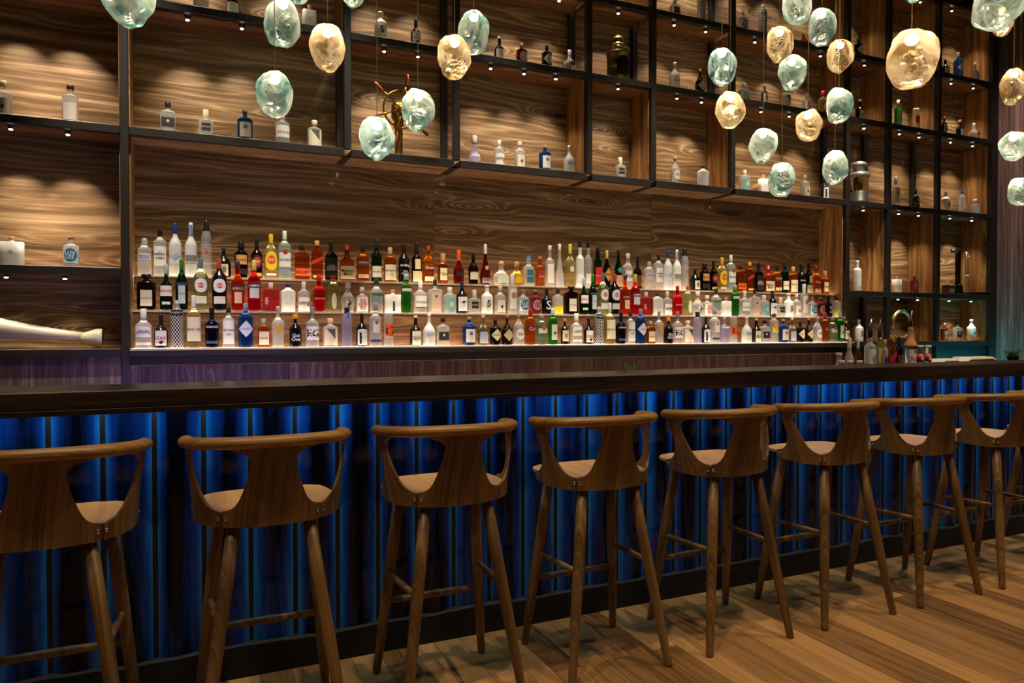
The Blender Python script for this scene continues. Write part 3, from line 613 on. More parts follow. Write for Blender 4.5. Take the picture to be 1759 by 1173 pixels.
# key: (object name, description, section, glass, (shoulder, neck start, neck ratio, base ratio), (cap colour, cap height, cap radius), labels)
# label: (shape, centre z, height, width, colour, text, text colour)
BT = {
 'absolut': ('vodka_bottle', 'clear vodka bottle with blue lettering and silver cap', 'R', 'clear', (.68, .83, .42, 1), ('#c9c9c9', .13, .40), [('r', .50, .17, .92, '#dfe2e6', 'ABSOLUT\nVODKA', '#1c3fae')]),
 'smirnoff': ('vodka_bottle', 'clear vodka bottle with white label and black cap', 'R', 'clear', (.72, .84, .34, 1), (BK, .15, .36), [('r', .42, .42, .94, '#f1ede6', 'SMIRNOFF\n\nVODKA', '#3a332c'), ('o', .44, .2, .5, '#cfc8bc', '', BK)]),
 'goose': ('vodka_bottle', 'tall frosted vodka bottle with blue neck foil', 'R', 'frost', (.58, .80, .34, 1), ('#1d3a80', .20, .36), [('h', .38, .13, .95, '#8fb4dc', '', WH), ('t', .22, .06, .9, None, 'GREY GOOSE', '#7f93b8')]),
 'belved': ('vodka_bottle', 'tall frosted vodka bottle with white neck tag', 'R', 'frost', (.56, .78, .34, 1), ('#e8e6e4', .09, .34), [('r', .34, .11, .95, '#7a7a76', '', WH), ('t', .25, .05, .9, None, 'BELVEDERE', '#4a4a4c'), ('r', .86, .2, .26, '#6c86c4', '', WH)]),
 'cone': ('vodka_bottle', 'very tall clear ribbed bottle with black conical top', 'R', 'clear', (.66, .93, .36, .92), (BK, .40, .80), [('t', .44, .12, .4, None, 'A', '#e03020')]),
 'flask': ('rum_bottle', 'squat black flask with small cream label', 'R', 'black', (.45, .80, .26, 1.0), ('#2a2420', .14, .30), [('r', .25, .38, .55, '#d8cfae', '', BK), ('o', .27, .2, .3, '#7b7550', '', BK)]),
 'matus': ('rum_bottle', 'dark rum bottle with tan label and broad black cap', 'R', 'dark', (.66, .78, .44, .9), (BK, .20, .48), [('r', .50, .26, .8, '#c79355', 'Matusalem', '#3a1d0c'), ('r', .18, .16, .8, '#20140c', '', BK)]),
 'havblk': ('rum_bottle', 'black rum bottle with oval red and gold label', 'R', 'dark', (.58, .78, .32, 1), (BK, .22, .36), [('o', .42, .34, .95, '#2a0f08', '', BK), ('o', .42, .22, .7, '#c43a20', 'HAVANA\nCLUB', '#f0d8b0'), ('r', .10, .08, .8, '#d9a24a', '', BK)]),
 'havyel': ('rum_bottle', 'pale yellow rum bottle with yellow label and cap', 'R', 'pyellow', (.60, .80, .32, 1), ('#e0b422', .20, .35), [('o', .40, .42, .96, '#f0c81e', '', BK), ('o', .42, .2, .55, '#c8401c', 'HAVANA\nCLUB', '#fff0c0'), ('r', .10, .05, .7, WH, '', BK)]),
 'bacardi': ('rum_bottle', 'clear rum bottle with white label and tall white cap', 'R', 'bgreen', (.68, .82, .30, 1), ('#eeeeea', .17, .33), [('r', .40, .30, .94, '#e6ebe4', 'BACARDI', '#22262a'), ('o', .56, .10, .36, '#a02c22', '', BK), ('r', .16, .10, .9, '#8a96a8', '', BK)]),
 'orgbour': ('bourbon_bottle', 'square amber bourbon bottle with low orange label', 'S', 'whisky', (.72, .84, .34, 1), ('#241610', .17, .36), [('r', .22, .22, .98, '#f0641c', 'BULLEIT', '#5a2208')]),
 'jwred': ('whisky_bottle', 'square amber whisky bottle with slanted red label', 'S', 'whisky', (.70, .82, .42, 1), ('#d6a25a', .13, .44), [('d', .5, .20, 1.0, '#c33418', '', GD), ('r', .10, .06, .8, '#d8b060', '', BK)]),
 'jd': ('whiskey_bottle', 'dark square whiskey bottle with black and white label', 'S', 'dark', (.62, .76, .34, 1), (BK, .22, .36), [('r', .33, .50, .9, '#1a1a1a', 'JACK\nDANIELS\nOld No.7', '#d8d4ca')]),
 'makers': ('bourbon_bottle', 'bourbon bottle with dripping red wax and cream label', 'S', 'whisky', (.54, .68, .34, 1), ('#c8141a', .42, .42), [('r', .24, .36, 1.0, '#e8d6a4', "Maker's\nMark", '#40301c')]),
 'tenn': ('bourbon_bottle', 'round-shouldered amber bourbon bottle with dark cap', 'R', 'whisky', (.60, .78, .30, 1), ('#2b1a12', .20, .36), [('r', .50, .14, .9, '#5a3424', 'WOODFORD', '#e6d8c0'), ('r', .14, .10, .85, '#e2c690', '', BK)]),
 'glenf': ('whisky_bottle', 'tall dark green whisky bottle with cream label', 'R', 'dkgreen', (.60, .78, .36, 1), ('#1c2a1c', .20, .40), [('r', .24, .26, .95, '#e6dcc2', 'Glenfiddich', '#5a5240')]),
 'creaml': ('whisky_bottle', 'amber whisky bottle with large square cream label', 'R', 'whisky', (.64, .78, .34, 1), ('#c8a070', .20, .38), [('r', .28, .44, 1.0, '#ead9ae', 'MACALLAN\n\n12', '#4a3a20')]),
 'ardbeg': ('whisky_bottle', 'near-black whisky bottle with white lettering', 'R', 'black', (.60, .78, .36, 1), (BK, .24, .40), [('t', .44, .10, .95, None, 'Ardbeg', '#e8e6dc'), ('t', .26, .12, .7, None, 'TEN\nYEARS', '#c8c4b8')]),
 'lagav': ('whisky_bottle', 'dark tall-necked whisky bottle with stacked cream labels', 'R', 'dark', (.58, .76, .36, 1), ('#1b1512', .24, .40), [('r', .16, .26, .95, '#e0cf9c', '', BK), ('r', .46, .24, .5, '#dccb98', '', BK)]),
 'glow': ('whisky_bottle', 'bright orange whisky bottle with low cream label', 'R', 'amber', (.56, .80, .26, 1), ('#a8461c', .12, .30), [('r', .12, .12, .8, '#efdcb4', '', BK), ('t', .42, .08, .8, None, 'Grant', '#f0e0b8')]),
 'smwood': ('whisky_bottle', 'small amber whisky bottle with tan cap and narrow label', 'S', 'whisky', (.60, .72, .46, 1), ('#c99058', .28, .50), [('r', .32, .40, .72, '#ead8a8', 'TEN', '#6a5030')]),
 'orneck': ('cognac_bottle', 'dark round brandy bottle with bright orange neck foil', 'R', 'cognac', (.36, .70, .32, .9), ('#f2661a', .32, .38), [('r', .30, .14, .7, '#30140c', '', GD)]),
 'roundcr': ('whisky_bottle', 'bulbous dark whisky bottle with cream label and black stopper', 'R', 'dark', (.50, .78, .30, .85), (BK, .16, .36), [('r', .32, .32, .8, '#e4dab4', '', BK)]),
 'cognac': ('cognac_bottle', 'dark red tapering cognac bottle with white neck', 'R', 'cognac', (.20, .72, .27, .9), ('#e8e4dc', .24, .29), [('r', .12, .14, .8, '#b8a8a0', 'VSOP', '#3a1810'), ('o', .42, .10, .3, '#c8b070', '', BK)]),
 'patron': ('tequila_bottle', 'squat clear tequila bottle with round cork stopper', 'R', 'clear', (.35, .66, .32, .96), ('#c79a62', .24, .40), [('r', .24, .30, .72, '#e2ecd2', '', BK)]),
 'patgold': ('tequila_bottle', 'squat golden tequila bottle with round cork stopper', 'R', 'yellow', (.35, .66, .32, .96), ('#b98a52', .24, .40), [('r', .24, .26, .5, '#e8b828', '', BK)]),
 'teal': ('tequila_bottle', 'clear tequila bottle with teal label and teal cap', 'R', 'clear', (.60, .72, .42, .96), ('#1d7286', .18, .42), [('r', .33, .42, .62, '#2a6f88', 'OLMECA', '#d8e8e8')]),
 'torange': ('tequila_bottle', 'golden tequila bottle with red label and striped cap', 'R', 'amber', (.60, .72, .42, .96), ('#d8683a', .18, .42), [('r', .33, .42, .62, '#a83018', 'OLMECA', '#f0d8a0')]),
 'tallcr': ('spirit_bottle', 'tall clear bottle with long cream label and flip stopper', 'R', 'clear', (.60, .72, .34, 1), ('#d8cfc0', .12, .42), [('r', .32, .46, .85, '#e9e4d0', '', BK)]),
 'tapcl': ('grappa_bottle', 'clear tapering bottle with white label and cream top', 'R', 'clear', (.10, .74, .34, 1), ('#e4dcc4', .14, .36), [('r', .20, .24, .9, '#efe6dc', '', '#b07070')]),
 'tallye': ('grappa_bottle', 'tall straw-yellow bottle with round seal', 'R', 'pyellow', (.56, .74, .34, 1), ('#c8c040', .22, .36), [('o', .42, .14, .45, '#cfc690', '', BK)]),
 'frblk': ('grappa_bottle', 'tall frosted slim bottle with black cap', 'R', 'frost', (.62, .74, .40, .96), (BK, .12, .42), [('r', .22, .16, .9, '#f0e9e2', '', BK)]),
 'clblk': ('grappa_bottle', 'tall clear slim bottle with black cap', 'R', 'clear', (.62, .74, .44, .96), (BK, .12, .46), [('r', .20, .22, .9, '#efeae2', '', BK)]),
 'redlab': ('liqueur_bottle', 'dark liqueur bottle with bright red label', 'R', 'dkgreen', (.60, .80, .44, 1), ('#1c1c20', .12, .46), [('r', .30, .42, .95, '#cf2a22', 'RAMAZZOTTI', '#f4e4d8')]),
 'diamor': ('liqueur_bottle', 'dark liqueur bottle with orange diamond label, cream top', 'R', 'dblue', (.52, .74, .36, 1), ('#d6b878', .22, .40), [('d', .36, .36, 1.0, '#dc8a2a', 'AVERNA', '#8a1c14')]),
 'mintg': ('liqueur_bottle', 'dark green liqueur bottle with peach label', 'R', 'dkgreen', (.50, .80, .34, 1), (BK, .12, .38), [('r', .20, .30, .95, '#d89a72', '', BK), ('d', .48, .16, .7, '#3a9c88', '', BK)]),
 'whcap': ('vodka_bottle', 'clear bottle with white label and white cap', 'R', 'clear', (.60, .76, .40, 1), ('#dcc8b4', .16, .46), [('r', .36, .30, .9, '#efe8dc', 'RUM', '#202020')]),
 'dktall': ('liqueur_bottle', 'dark slim liqueur bottle with gold label', 'R', 'dark', (.52, .74, .32, 1), ('#141210', .24, .36), [('r', .26, .34, .9, '#6a3c1a', '', GD)]),
 'amaretto': ('liqueur_bottle', 'dark square amaretto bottle with silver label, wide cap', 'S', 'dark', (.74, .86, .30, 1), ('#15110d', .09, .55), [('r', .34, .44, .62, '#cbc2ac', 'DISARONNO', '#4a3a28')]),
 'pernod': ('pastis_bottle', 'dark green pastis bottle with red-lettered white label', 'R', 'dkgreen', (.50, .72, .30, .96), ('#a8b4b4', .22, .32), [('r', .42, .22, .96, '#e6ded8', 'PERNOD', '#d03038'), ('r', .16, .06, .6, '#c8ccd4', '', BK)]),
 'dkgr': ('vermouth_bottle', 'dark vermouth bottle with green neck, narrow label', 'R', 'dkgreen', (.54, .80, .32, .96), ('#2f7a20', .20, .36), [('r', .34, .40, .5, '#b8c4cc', 'CINZANO', '#14203a'), ('r', .52, .06, .9, '#28405c', '', BK)]),
 'bianco': ('vermouth_bottle', 'pale green vermouth bottle with round red-banded label', 'R', 'pgreen', (.62, .82, .28, .96), ('#5a7494', .20, .30), [('o', .48, .26, .86, '#e8e6e0', '', BK), ('o', .48, .10, .40, '#c42a20', '', BK), ('r', .48, .05, .8, '#26262c', 'MARTINI', '#efe9e0'), ('r', .21, .14, .75, '#dcdccc', '', BK)]),
 'rosso': ('vermouth_bottle', 'black vermouth bottle with round red-banded label', 'R', 'black', (.62, .82, .28, .96), ('#b04038', .20, .30), [('o', .48, .26, .86, '#dcdce4', '', BK), ('o', .48, .10, .40, '#c42a20', '', BK), ('r', .48, .05, .8, '#26262c', 'MARTINI', '#efe9e0'), ('r', .21, .14, .75, '#cfcdc8', '', BK)]),
 'aperol': ('aperitif_bottle', 'bright orange-red aperitif bottle with blue label', 'R', 'orange', (.54, .76, .34, .96), ('#1e2c58', .10, .36), [('r', .45, .09, .95, '#1c2c60', 'APEROL', '#ffc020'), ('r', .27, .22, .5, '#e8b8a4', '', BK)]),
 'campari': ('aperitif_bottle', 'deep red aperitif bottle with white-lettered label', 'R', 'red', (.60, .78, .30, .96), ('#c8b858', .20, .34), [('r', .50, .09, .96, '#18324e', 'CAMPARI', '#f4f4f0'), ('r', .36, .20, .7, '#c9d0d4', '', BK)]),
 'pinksq': ('gin_bottle', 'wide pinkish-red gin bottle with sideways lettering', 'S', 'pink', (.74, .80, .26, 1), ('#e4d4cc', .20, .28), [('v', .36, .60, .22, None, 'GIN', '#f8dcd8')]),
 'frpur': ('gin_bottle', 'frosted white gin bottle with purple cap', 'S', 'frost', (.70, .88, .30, .96), ('#2c1c5c', .12, .34), [('o', .45, .34, .5, '#cdcbc6', '', BK)]),
 'omg': ('gin_bottle', 'clear gin bottle with white omg label', 'R', 'clear', (.64, .76, .34, 1), ('#e2dad0', .20, .36), [('r', .26, .44, .96, '#efe9df', 'omg', '#2a2a2a')]),
 'redb': ('gin_bottle', 'translucent red gin bottle with red neck', 'R', 'red', (.54, .74, .36, .96), ('#c01c28', .16, .38), [('t', .36, .08, .9, None, 'BEEFEATER', '#f0a0a0')]),
 'grtint': ('gin_bottle', 'pale green gin bottle with red cap', 'R', 'pgreen', (.68, .84, .34, 1), ('#c82c30', .12, .38), [('o', .30, .42, .40, '#e2e0b4', '', BK)]),
 'skull': ('gin_bottle', 'clear skull-like gin bottle with white K', 'R', 'clear', (.40, .74, .30, .80), ('#d8d4cc', .18, .38), [('t', .32, .30, .4, None, 'K', '#f4f2ec'), ('d', .30, .26, .34, '#4c4a44', '', BK)]),
 'sieg': ('gin_bottle', 'white-labelled gin bottle with red stacked letters', 'R', 'clear', (.60, .74, .30, 1), ('#e8dcc4', .17, .40), [('r', .32, .54, .96, '#f1ece4', 'SIE\nGFR\nIED', '#d0382c')]),
 'grcap': ('vodka_bottle', 'clear bottle with dark green cap and leafy label', 'R', 'clear', (.60, .78, .34, 1), ('#0f4a30', .19, .38), [('r', .42, .34, .9, '#7c8c80', '', '#e6e0d8'), ('r', .52, .06, .9, '#20443a', '', WH)]),
 'skin': ('gin_bottle', 'flat square white ceramic gin bottle with cork top', 'S', 'white', (.78, .80, .24, 1), ('#d8a070', .14, .26), [('t', .45, .12, .18, None, 'SKIN\nGIN', '#6a6a66'), ('r', .28, .42, .14, '#2c2a2a', '', BK)]),
 'skinp': ('gin_bottle', 'flat plain white square bottle, cork top', 'S', 'white', (.78, .80, .24, 1), ('#c89868', .18, .28), [('t', .42, .12, .22, None, 'V', '#8a8a84')]),
 'tanq': ('gin_bottle', 'bright green gin bottle with silver band and cap', 'R', 'green', (.66, .78, .44, .86), ('#c8ccca', .14, .46), [('r', .60, .08, .96, '#c2ccc0', '', BK), ('o', .74, .06, .3, '#c02c24', '', BK)]),
 'duke': ('gin_bottle', 'clear gin bottle with black-banded white label', 'R', 'clear', (.60, .74, .30, 1), ('#e8e2d4', .24, .34), [('r', .34, .40, .94, '#ece7de', 'THE DUKE', '#30302e'), ('r', .17, .05, .94, '#3c3c3a', '', BK)]),
 'sqbei': ('gin_bottle', 'square-shouldered clear gin bottle with beige label', 'S', 'clear', (.68, .74, .26, 1), ('#2a2622', .18, .28), [('r', .34, .56, .66, '#c5ab90', '', '#4a3c30'), ('o', .50, .08, .2, '#5a4c40', '', BK)]),
 'tealab': ('gin_bottle', 'stout clear gin bottle with teal picture label', 'R', 'clear', (.68, .80, .28, 1), ('#ddd2bc', .22, .38), [('r', .32, .52, .76, '#6fa8a4', '', BK), ('o', .34, .22, .26, '#d8c49c', '', BK)]),
 'dog': ('gin_bottle', 'black gin bottle with white greyhound label', 'R', 'black', (.54, .76, .34, 1), ('#22303c', .22, .38), [('r', .30, .44, .95, '#e8e6e0', '', BK), ('h', .36, .10, .5, '#17171a', '', BK)]),
 'sqlab': ('gin_bottle', 'clear square gin bottle with small black label', 'S', 'clear', (.58, .68, .34, 1), ('#e4d2b8', .34, .40), [('r', .36, .28, .62, '#24221e', 'MONKEY', '#cfc8ba')]),
 'five': ('gin_bottle', 'white ceramic bottle printed with a black 5', 'R', 'white', (.60, .78, .34, 1), ('#f0ede6', .06, .40), [('t', .36, .24, .42, None, '5', '#1a1a1a'), ('h', .36, .22, .3, '#9a968e', '', BK)]),
 'cork': ('gin_bottle', 'clear gin bottle with cream shield label', 'R', 'clear', (.62, .78, .30, 1), ('#d8c4a4', .16, .38), [('r', .28, .42, .72, '#e4dcc4', '', BK), ('o', .26, .12, .2, '#4a4438', '', BK)]),
 'tallcl': ('gin_bottle', 'tall slim clear bottle with white printed label', 'R', 'clear', (.68, .72, .42, 1), ('#dfe0e4', .28, .44), [('r', .38, .50, .86, '#ddd8d0', '', BK), ('o', .46, .16, .5, '#9c7c74', '', BK)]),
 'luv': ('gin_bottle', 'stout gin bottle with round blue LUV LEE label', 'R', 'clear', (.66, .76, .34, 1), ('#8f7a58', .10, .38), [('r', .34, .44, .97, '#c2dce0', '', BK), ('o', .38, .42, .78, '#126a94', 'LUV\nLEE', '#f2f0ea')]),
 'luvp': ('gin_bottle', 'stout dark pink gin bottle with round lettered label', 'R', 'rose', (.66, .76, .34, 1), ('#8f7a58', .10, .38), [('o', .38, .42, .78, '#b48a86', 'LUV\nLEE', '#5a1c24')]),
 'blk': ('gin_bottle', 'small black gin bottle with white flourish', 'R', 'black', (.54, .74, .30, 1), ('#2a1c14', .18, .36), [('t', .36, .34, .6, None, 'S', '#d8d6d0')]),
 'lemon': ('gin_bottle', 'clear gin bottle with yellow fruit print low down', 'R', 'clear', (.70, .78, .28, 1), ('#2a2018', .18, .36), [('r', .18, .28, .95, '#e8cf1c', '', BK)]),
 'monkey': ('gin_bottle', 'wide clear gin bottle with white label', 'R', 'clear', (.56, .72, .34, 1), ('#eeeae6', .24, .38), [('r', .42, .28, .96, '#e9e6df', 'BERLINER\nBRANDSTIFTER', '#30302c'), ('r', .12, .07, .96, '#e9e6df', '', BK)]),
 'blab': ('liqueur_bottle', 'black rounded bottle with white picture label', 'R', 'black', (.50, .72, .26, .96), (BK, .28, .30), [('r', .30, .44, .82, '#e6ddd6', 'IZAR', '#a04030'), ('h', .18, .12, .6, '#221c1e', '', BK)]),
 'geo': ('gin_bottle', 'tall bottle wrapped in black and white diamond lattice', 'R', 'geo', (.76, .86, .42, 1), ('#9aa4c0', .12, .40), [('r', .74, .11, .9, '#14141c', 'ROBERTS', '#cfcfd8')]),
 'brick': ('gin_bottle', 'large clear gin bottle with tall cream label', 'R', 'pyellow', (.60, .76, .26, 1), ('#e8e4da', .22, .30), [('r', .36, .46, .94, '#e9e1bc', 'Brick Gin', '#3c3a2c')]),
 'dkblue': ('gin_bottle', 'dark blue-black gin bottle with silver lettering', 'R', 'dblue', (.56, .74, .30, .92), ('#0c1018', .24, .36), [('r', .52, .07, .96, '#14141c', 'ARMANDE', '#dcdce0'), ('r', .14, .07, .8, '#3a4c68', '', BK)]),
 'broker': ('gin_bottle', 'clear gin bottle with white label and dark top', 'R', 'clear', (.66, .80, .32, 1), ('#2a2a2a', .14, .40), [('r', .38, .58, .90, '#eae5d9', 'BROKERS\n\nGIN', '#2c2c2a')]),
 'bluediam': ('gin_bottle', 'translucent blue gin bottle with pale diamond label', 'R', 'blue', (.66, .80, .30, 1), ('#8d8f8e', .16, .34), [('d', .42, .36, .96, '#d3d8ea', 'CITADELLE', '#7c8ec0')]),
 'smamb': ('gin_bottle', 'small amber gin bottle with beige label', 'S', 'amber', (.66, .78, .34, 1), ('#b7b2a4', .18, .40), [('r', .32, .46, .8, '#d5c8ae', 'COPPER', '#4c4030')]),
 'goldem': ('vodka_bottle', 'clear bulbous bottle with gold medallion', 'R', 'clear', (.58, .76, .26, .84), ('#cfc8bc', .14, .30), [('o', .44, .22, .5, '#c69330', '', BK)]),
 'blkor': ('gin_bottle', 'black gin bottle with orange cap, white script', 'R', 'black', (.54, .76, .26, 1), ('#f0901c', .14, .44), [('t', .30, .36, .72, None, 'Gut\nOne', '#e2e2e4')]),
 'eg': ('gin_bottle', 'clear gin bottle with EG label and grey neck', 'R', 'clear', (.58, .70, .28, 1), ('#7c8286', .22, .32), [('r', .34, .34, .98, '#efece6', 'EG', '#1c1c1c'), ('r', .29, .03, .8, '#2c2c2a', '', BK)]),
 'eleph': ('gin_bottle', 'stout cream-labelled gin bottle with dark corner', 'R', 'clear', (.66, .80, .26, .98), ('#e0c9a8', .18, .40), [('r', .34, .56, .94, '#e9dfbc', '', BK), ('g', .44, .36, .5, '#54564a', '', BK), ('r', .13, .06, .7, '#c46a50', '', BK)]),
 'bluecap': ('gin_bottle', 'tall straight clear bottle with blue-ribboned black cap', 'R', 'lilac', (.80, .84, .5, 1), ('#14161c', .16, .52), [('r', .80, .16, .2, '#2f78c8', '', BK)]),
 'fblk': ('gin_bottle', 'black gin bottle with white label lettered F', 'R', 'black', (.54, .76, .26, 1), (BK, .26, .34), [('r', .27, .46, .9, '#d8dcda', 'F', '#141414'), ('o', .48, .10, .9, '#d8dcda', '', BK)]),
 'clred': ('vodka_bottle', 'tall clear bottle with red seal, blue foot label', 'R', 'clear', (.62, .76, .38, 1), ('#8c9096', .18, .42), [('r', .44, .26, .5, '#d9d6cf', '', BK), ('o', .54, .07, .26, '#b0322a', '', BK), ('r', .13, .06, .9, '#2a3a72', '', WH)]),
 'gor': ('gin_bottle', 'straight clear bottle with orange label lettered G', 'R', 'clear', (.93, .97, .8, 1), ('#e2ddd6', .04, .82), [('r', .46, .40, .92, '#ec5a1e', 'G', '#181414'), ('r', .28, .05, .92, '#efe9e4', '', BK)]),
 'dksq': ('gin_bottle', 'dark gin bottle with cream square label', 'R', 'brown', (.50, .72, .30, 1), ('#dcc8a0', .08, .34), [('r', .26, .46, .74, '#e0dac6', 'GIN', '#3a362c')]),
 'frgin': ('gin_bottle', 'frosted white bottle with blue GIN lettering', 'R', 'frost', (.44, .76, .26, 1), ('#dfd8ce', .10, .30), [('t', .36, .12, .8, None, 'GIN', '#4a90c0')]),
 'sqblk': ('gin_bottle', 'square clear gin bottle with black label', 'S', 'clear', (.66, .76, .28, 1), ('#1c1a18', .16, .40), [('r', .34, .30, .86, '#2a2024', '', BK), ('o', .38, .09, .2, '#c8c4c4', '', BK)]),
 'blueg': ('gin_bottle', 'bright blue gin bottle with cream label', 'R', 'blue', (.66, .80, .28, .96), ('#c08a60', .10, .34), [('r', .34, .46, .7, '#e2dbc8', '', BK), ('o', .42, .12, .26, '#4a6ab0', '', BK)]),
 'dkgrey': ('gin_bottle', 'dark bottle with light grey label and cork', 'R', 'smoke', (.46, .74, .26, 1), ('#d8ccb4', .10, .36), [('r', .26, .38, .92, '#b4bac6', '', BK)]),
 'hend': ('gin_bottle', 'black apothecary gin bottle with cream diamond label', 'R', 'black', (.66, .78, .30, .96), (BK, .16, .36), [('d', .40, .46, .94, '#ded4b4', 'HENDRICKS', '#3a3a34')]),
 'hendb': ('gin_bottle', 'dark brown bottle with cream diamond label', 'R', 'brown', (.42, .80, .22, 1), ('#a86a44', .10, .30), [('d', .34, .40, .9, '#c9b98a', '', BK)]),
 'clwh': ('gin_bottle', 'clear rounded bottle with low white label, cork', 'R', 'clear', (.52, .80, .28, 1), ('#c8a898', .12, .38), [('o', .34, .34, .72, '#efece6', 'GIN', '#5a5450')]),
 'orpur': ('gin_bottle', 'orange-red gin bottle with red cap, purple highlights', 'R', 'amber', (.66, .78, .38, 1), ('#c02028', .16, .42), [('t', .44, .10, .8, None, 'Gin', '#e09ad0')]),
 'mintb': ('gin_bottle', 'pale mint gin bottle with round copper seal', 'R', 'mint', (.66, .80, .34, 1), ('#b89a9c', .12, .40), [('r', .46, .16, .92, '#d9dcd6', '', BK), ('o', .56, .16, .4, '#a8643c', '', BK)]),
 'greeng': ('gin_bottle', 'vivid green gin bottle with narrow white label', 'R', 'green', (.64, .78, .38, 1), ('#e4e4e0', .20, .42), [('r', .34, .42, .62, '#d3dccc', '', BK), ('h', .32, .12, .3, '#2c3c2c', '', BK)]),
 'smdk': ('liqueur_bottle', 'small dark bottle with cream label, tan stopper', 'R', 'brown', (.56, .76, .30, 1), ('#c89050', .12, .40), [('r', .34, .42, .9, '#d4ccb4', '', BK), ('o', .34, .2, .4, '#8a8470', '', BK)]),
 'lilac': ('gin_bottle', 'clear lilac-tinted square bottle with flared stopper', 'S', 'lilac', (.62, .68, .30, 1), ('#b9b8d0', .24, .48), [('r', .58, .06, .9, '#e8e6f2', '', BK)]),
 'citrus': ('vodka_bottle', 'clear bottle with yellow and orange fruit print', 'R', 'clear', (.72, .84, .36, 1), ('#6a2c1c', .12, .38), [('r', .44, .20, .9, '#e2d45c', '', BK), ('o', .56, .18, .7, '#f09a1c', '', BK)]),
 # shelf-only shapes
 'clpap': ('gin_bottle', 'clear bottle with pale paper label and dark cork', 'R', 'clear', (.68, .78, .38, 1), ('#3a2414', .12, .46), [('r', .30, .44, .8, '#efe6da', '', BK), ('r', .88, .06, .4, '#d8843a', '', BK)]),
 'skinl': ('gin_bottle', 'large flat white ceramic bottle with cork top', 'S', 'white', (.80, .82, .24, 1), ('#d8a070', .12, .26), [('t', .45, .14, .22, None, 'SKIN\nGIN', '#6a6a66')]),
 'tapfr': ('gin_bottle', 'tapering lilac bottle with tall silver neck', 'R', 'lilac', (.06, .62, .34, 1), ('#cfc6be', .26, .40), [('o', .22, .30, .78, '#e3dee0', 'THE DUKE', '#5c5a60')]),
 'dkredr': ('gin_bottle', 'dark red apothecary bottle with round white label', 'R', 'cognac', (.64, .76, .28, 1), ('#b98a60', .24, .34), [('o', .36, .44, .66, '#dccdb8', '', BK)]),
 'decant': ('decanter', 'clear skull-shaped bottle with glass stopper', 'R', 'clear', (.34, .70, .24, .76), ('#d8d4cc', .22, .24), [('o', .34, .20, .3, '#3c4258', '', BK)]),
 'wineb': ('wine_bottle', 'dark wine bottle with cream label', 'R', 'black', (.46, .72, .30, 1), ('#c8a890', .10, .32), [('r', .26, .40, .9, '#e2dcd4', '', BK)]),
 'jug': ('gin_jug', 'white stoneware bottle with small blue label', 'R', 'white', (.56, .80, .34, .96), ('#e4dccc', .10, .42), [('r', .34, .16, .45, '#5a9cb4', '', WH)]),
 'pcor': ('gin_bottle', 'small black bottle with orange cork top', 'R', 'black', (.46, .74, .26, 1), ('#f0a030', .14, .44), [('r', .28, .40, .6, '#c8c8cc', '', BK)]),
 'copper': ('decanter', 'small faceted copper-coloured decanter', 'R', 'whisky', (.30, .70, .3, .7), ('#c87a4a', .26, .3), []),
 'bluecl': ('water_bottle', 'slim clear bottle with bright blue cap', 'R', 'clear', (.66, .84, .42, 1), ('#2858c8', .14, .46), [('r', .34, .3, .5, '#dfe4ea', '', BK)]),
 'perf': ('gin_bottle', 'small square clear bottle with pale teal label', 'S', 'clear', (.60, .72, .3, 1), ('#e0d8c8', .2, .42), [('r', .28, .40, .6, '#a8dcd4', '', BK)]),
 'silver': ('vodka_bottle', 'tall silver-frosted bottle with printed front', 'R', 'frost', (.68, .78, .4, 1), ('#d8d4cc', .1, .42), [('r', .36, .44, .7, '#e4e0d8', '', BK)]),
 'redcapd': ('gin_bottle', 'clear bottle with pink-red cap and gold contents', 'R', 'pyellow', (.6, .78, .3, 1), ('#d8284c', .18, .36), [('o', .3, .3, .6, '#e4d8a8', '', BK)]),
}
DIM = {}
def dims(key, px, wpx, hpx, Y):
    if key not in DIM:
        al = math.atan((px - CX) / F); d = depth(atY(px, 560, Y)); DIM[key] = (wpx * d / F * math.cos(al) * .96, hpx * d / F)
    return DIM[key]
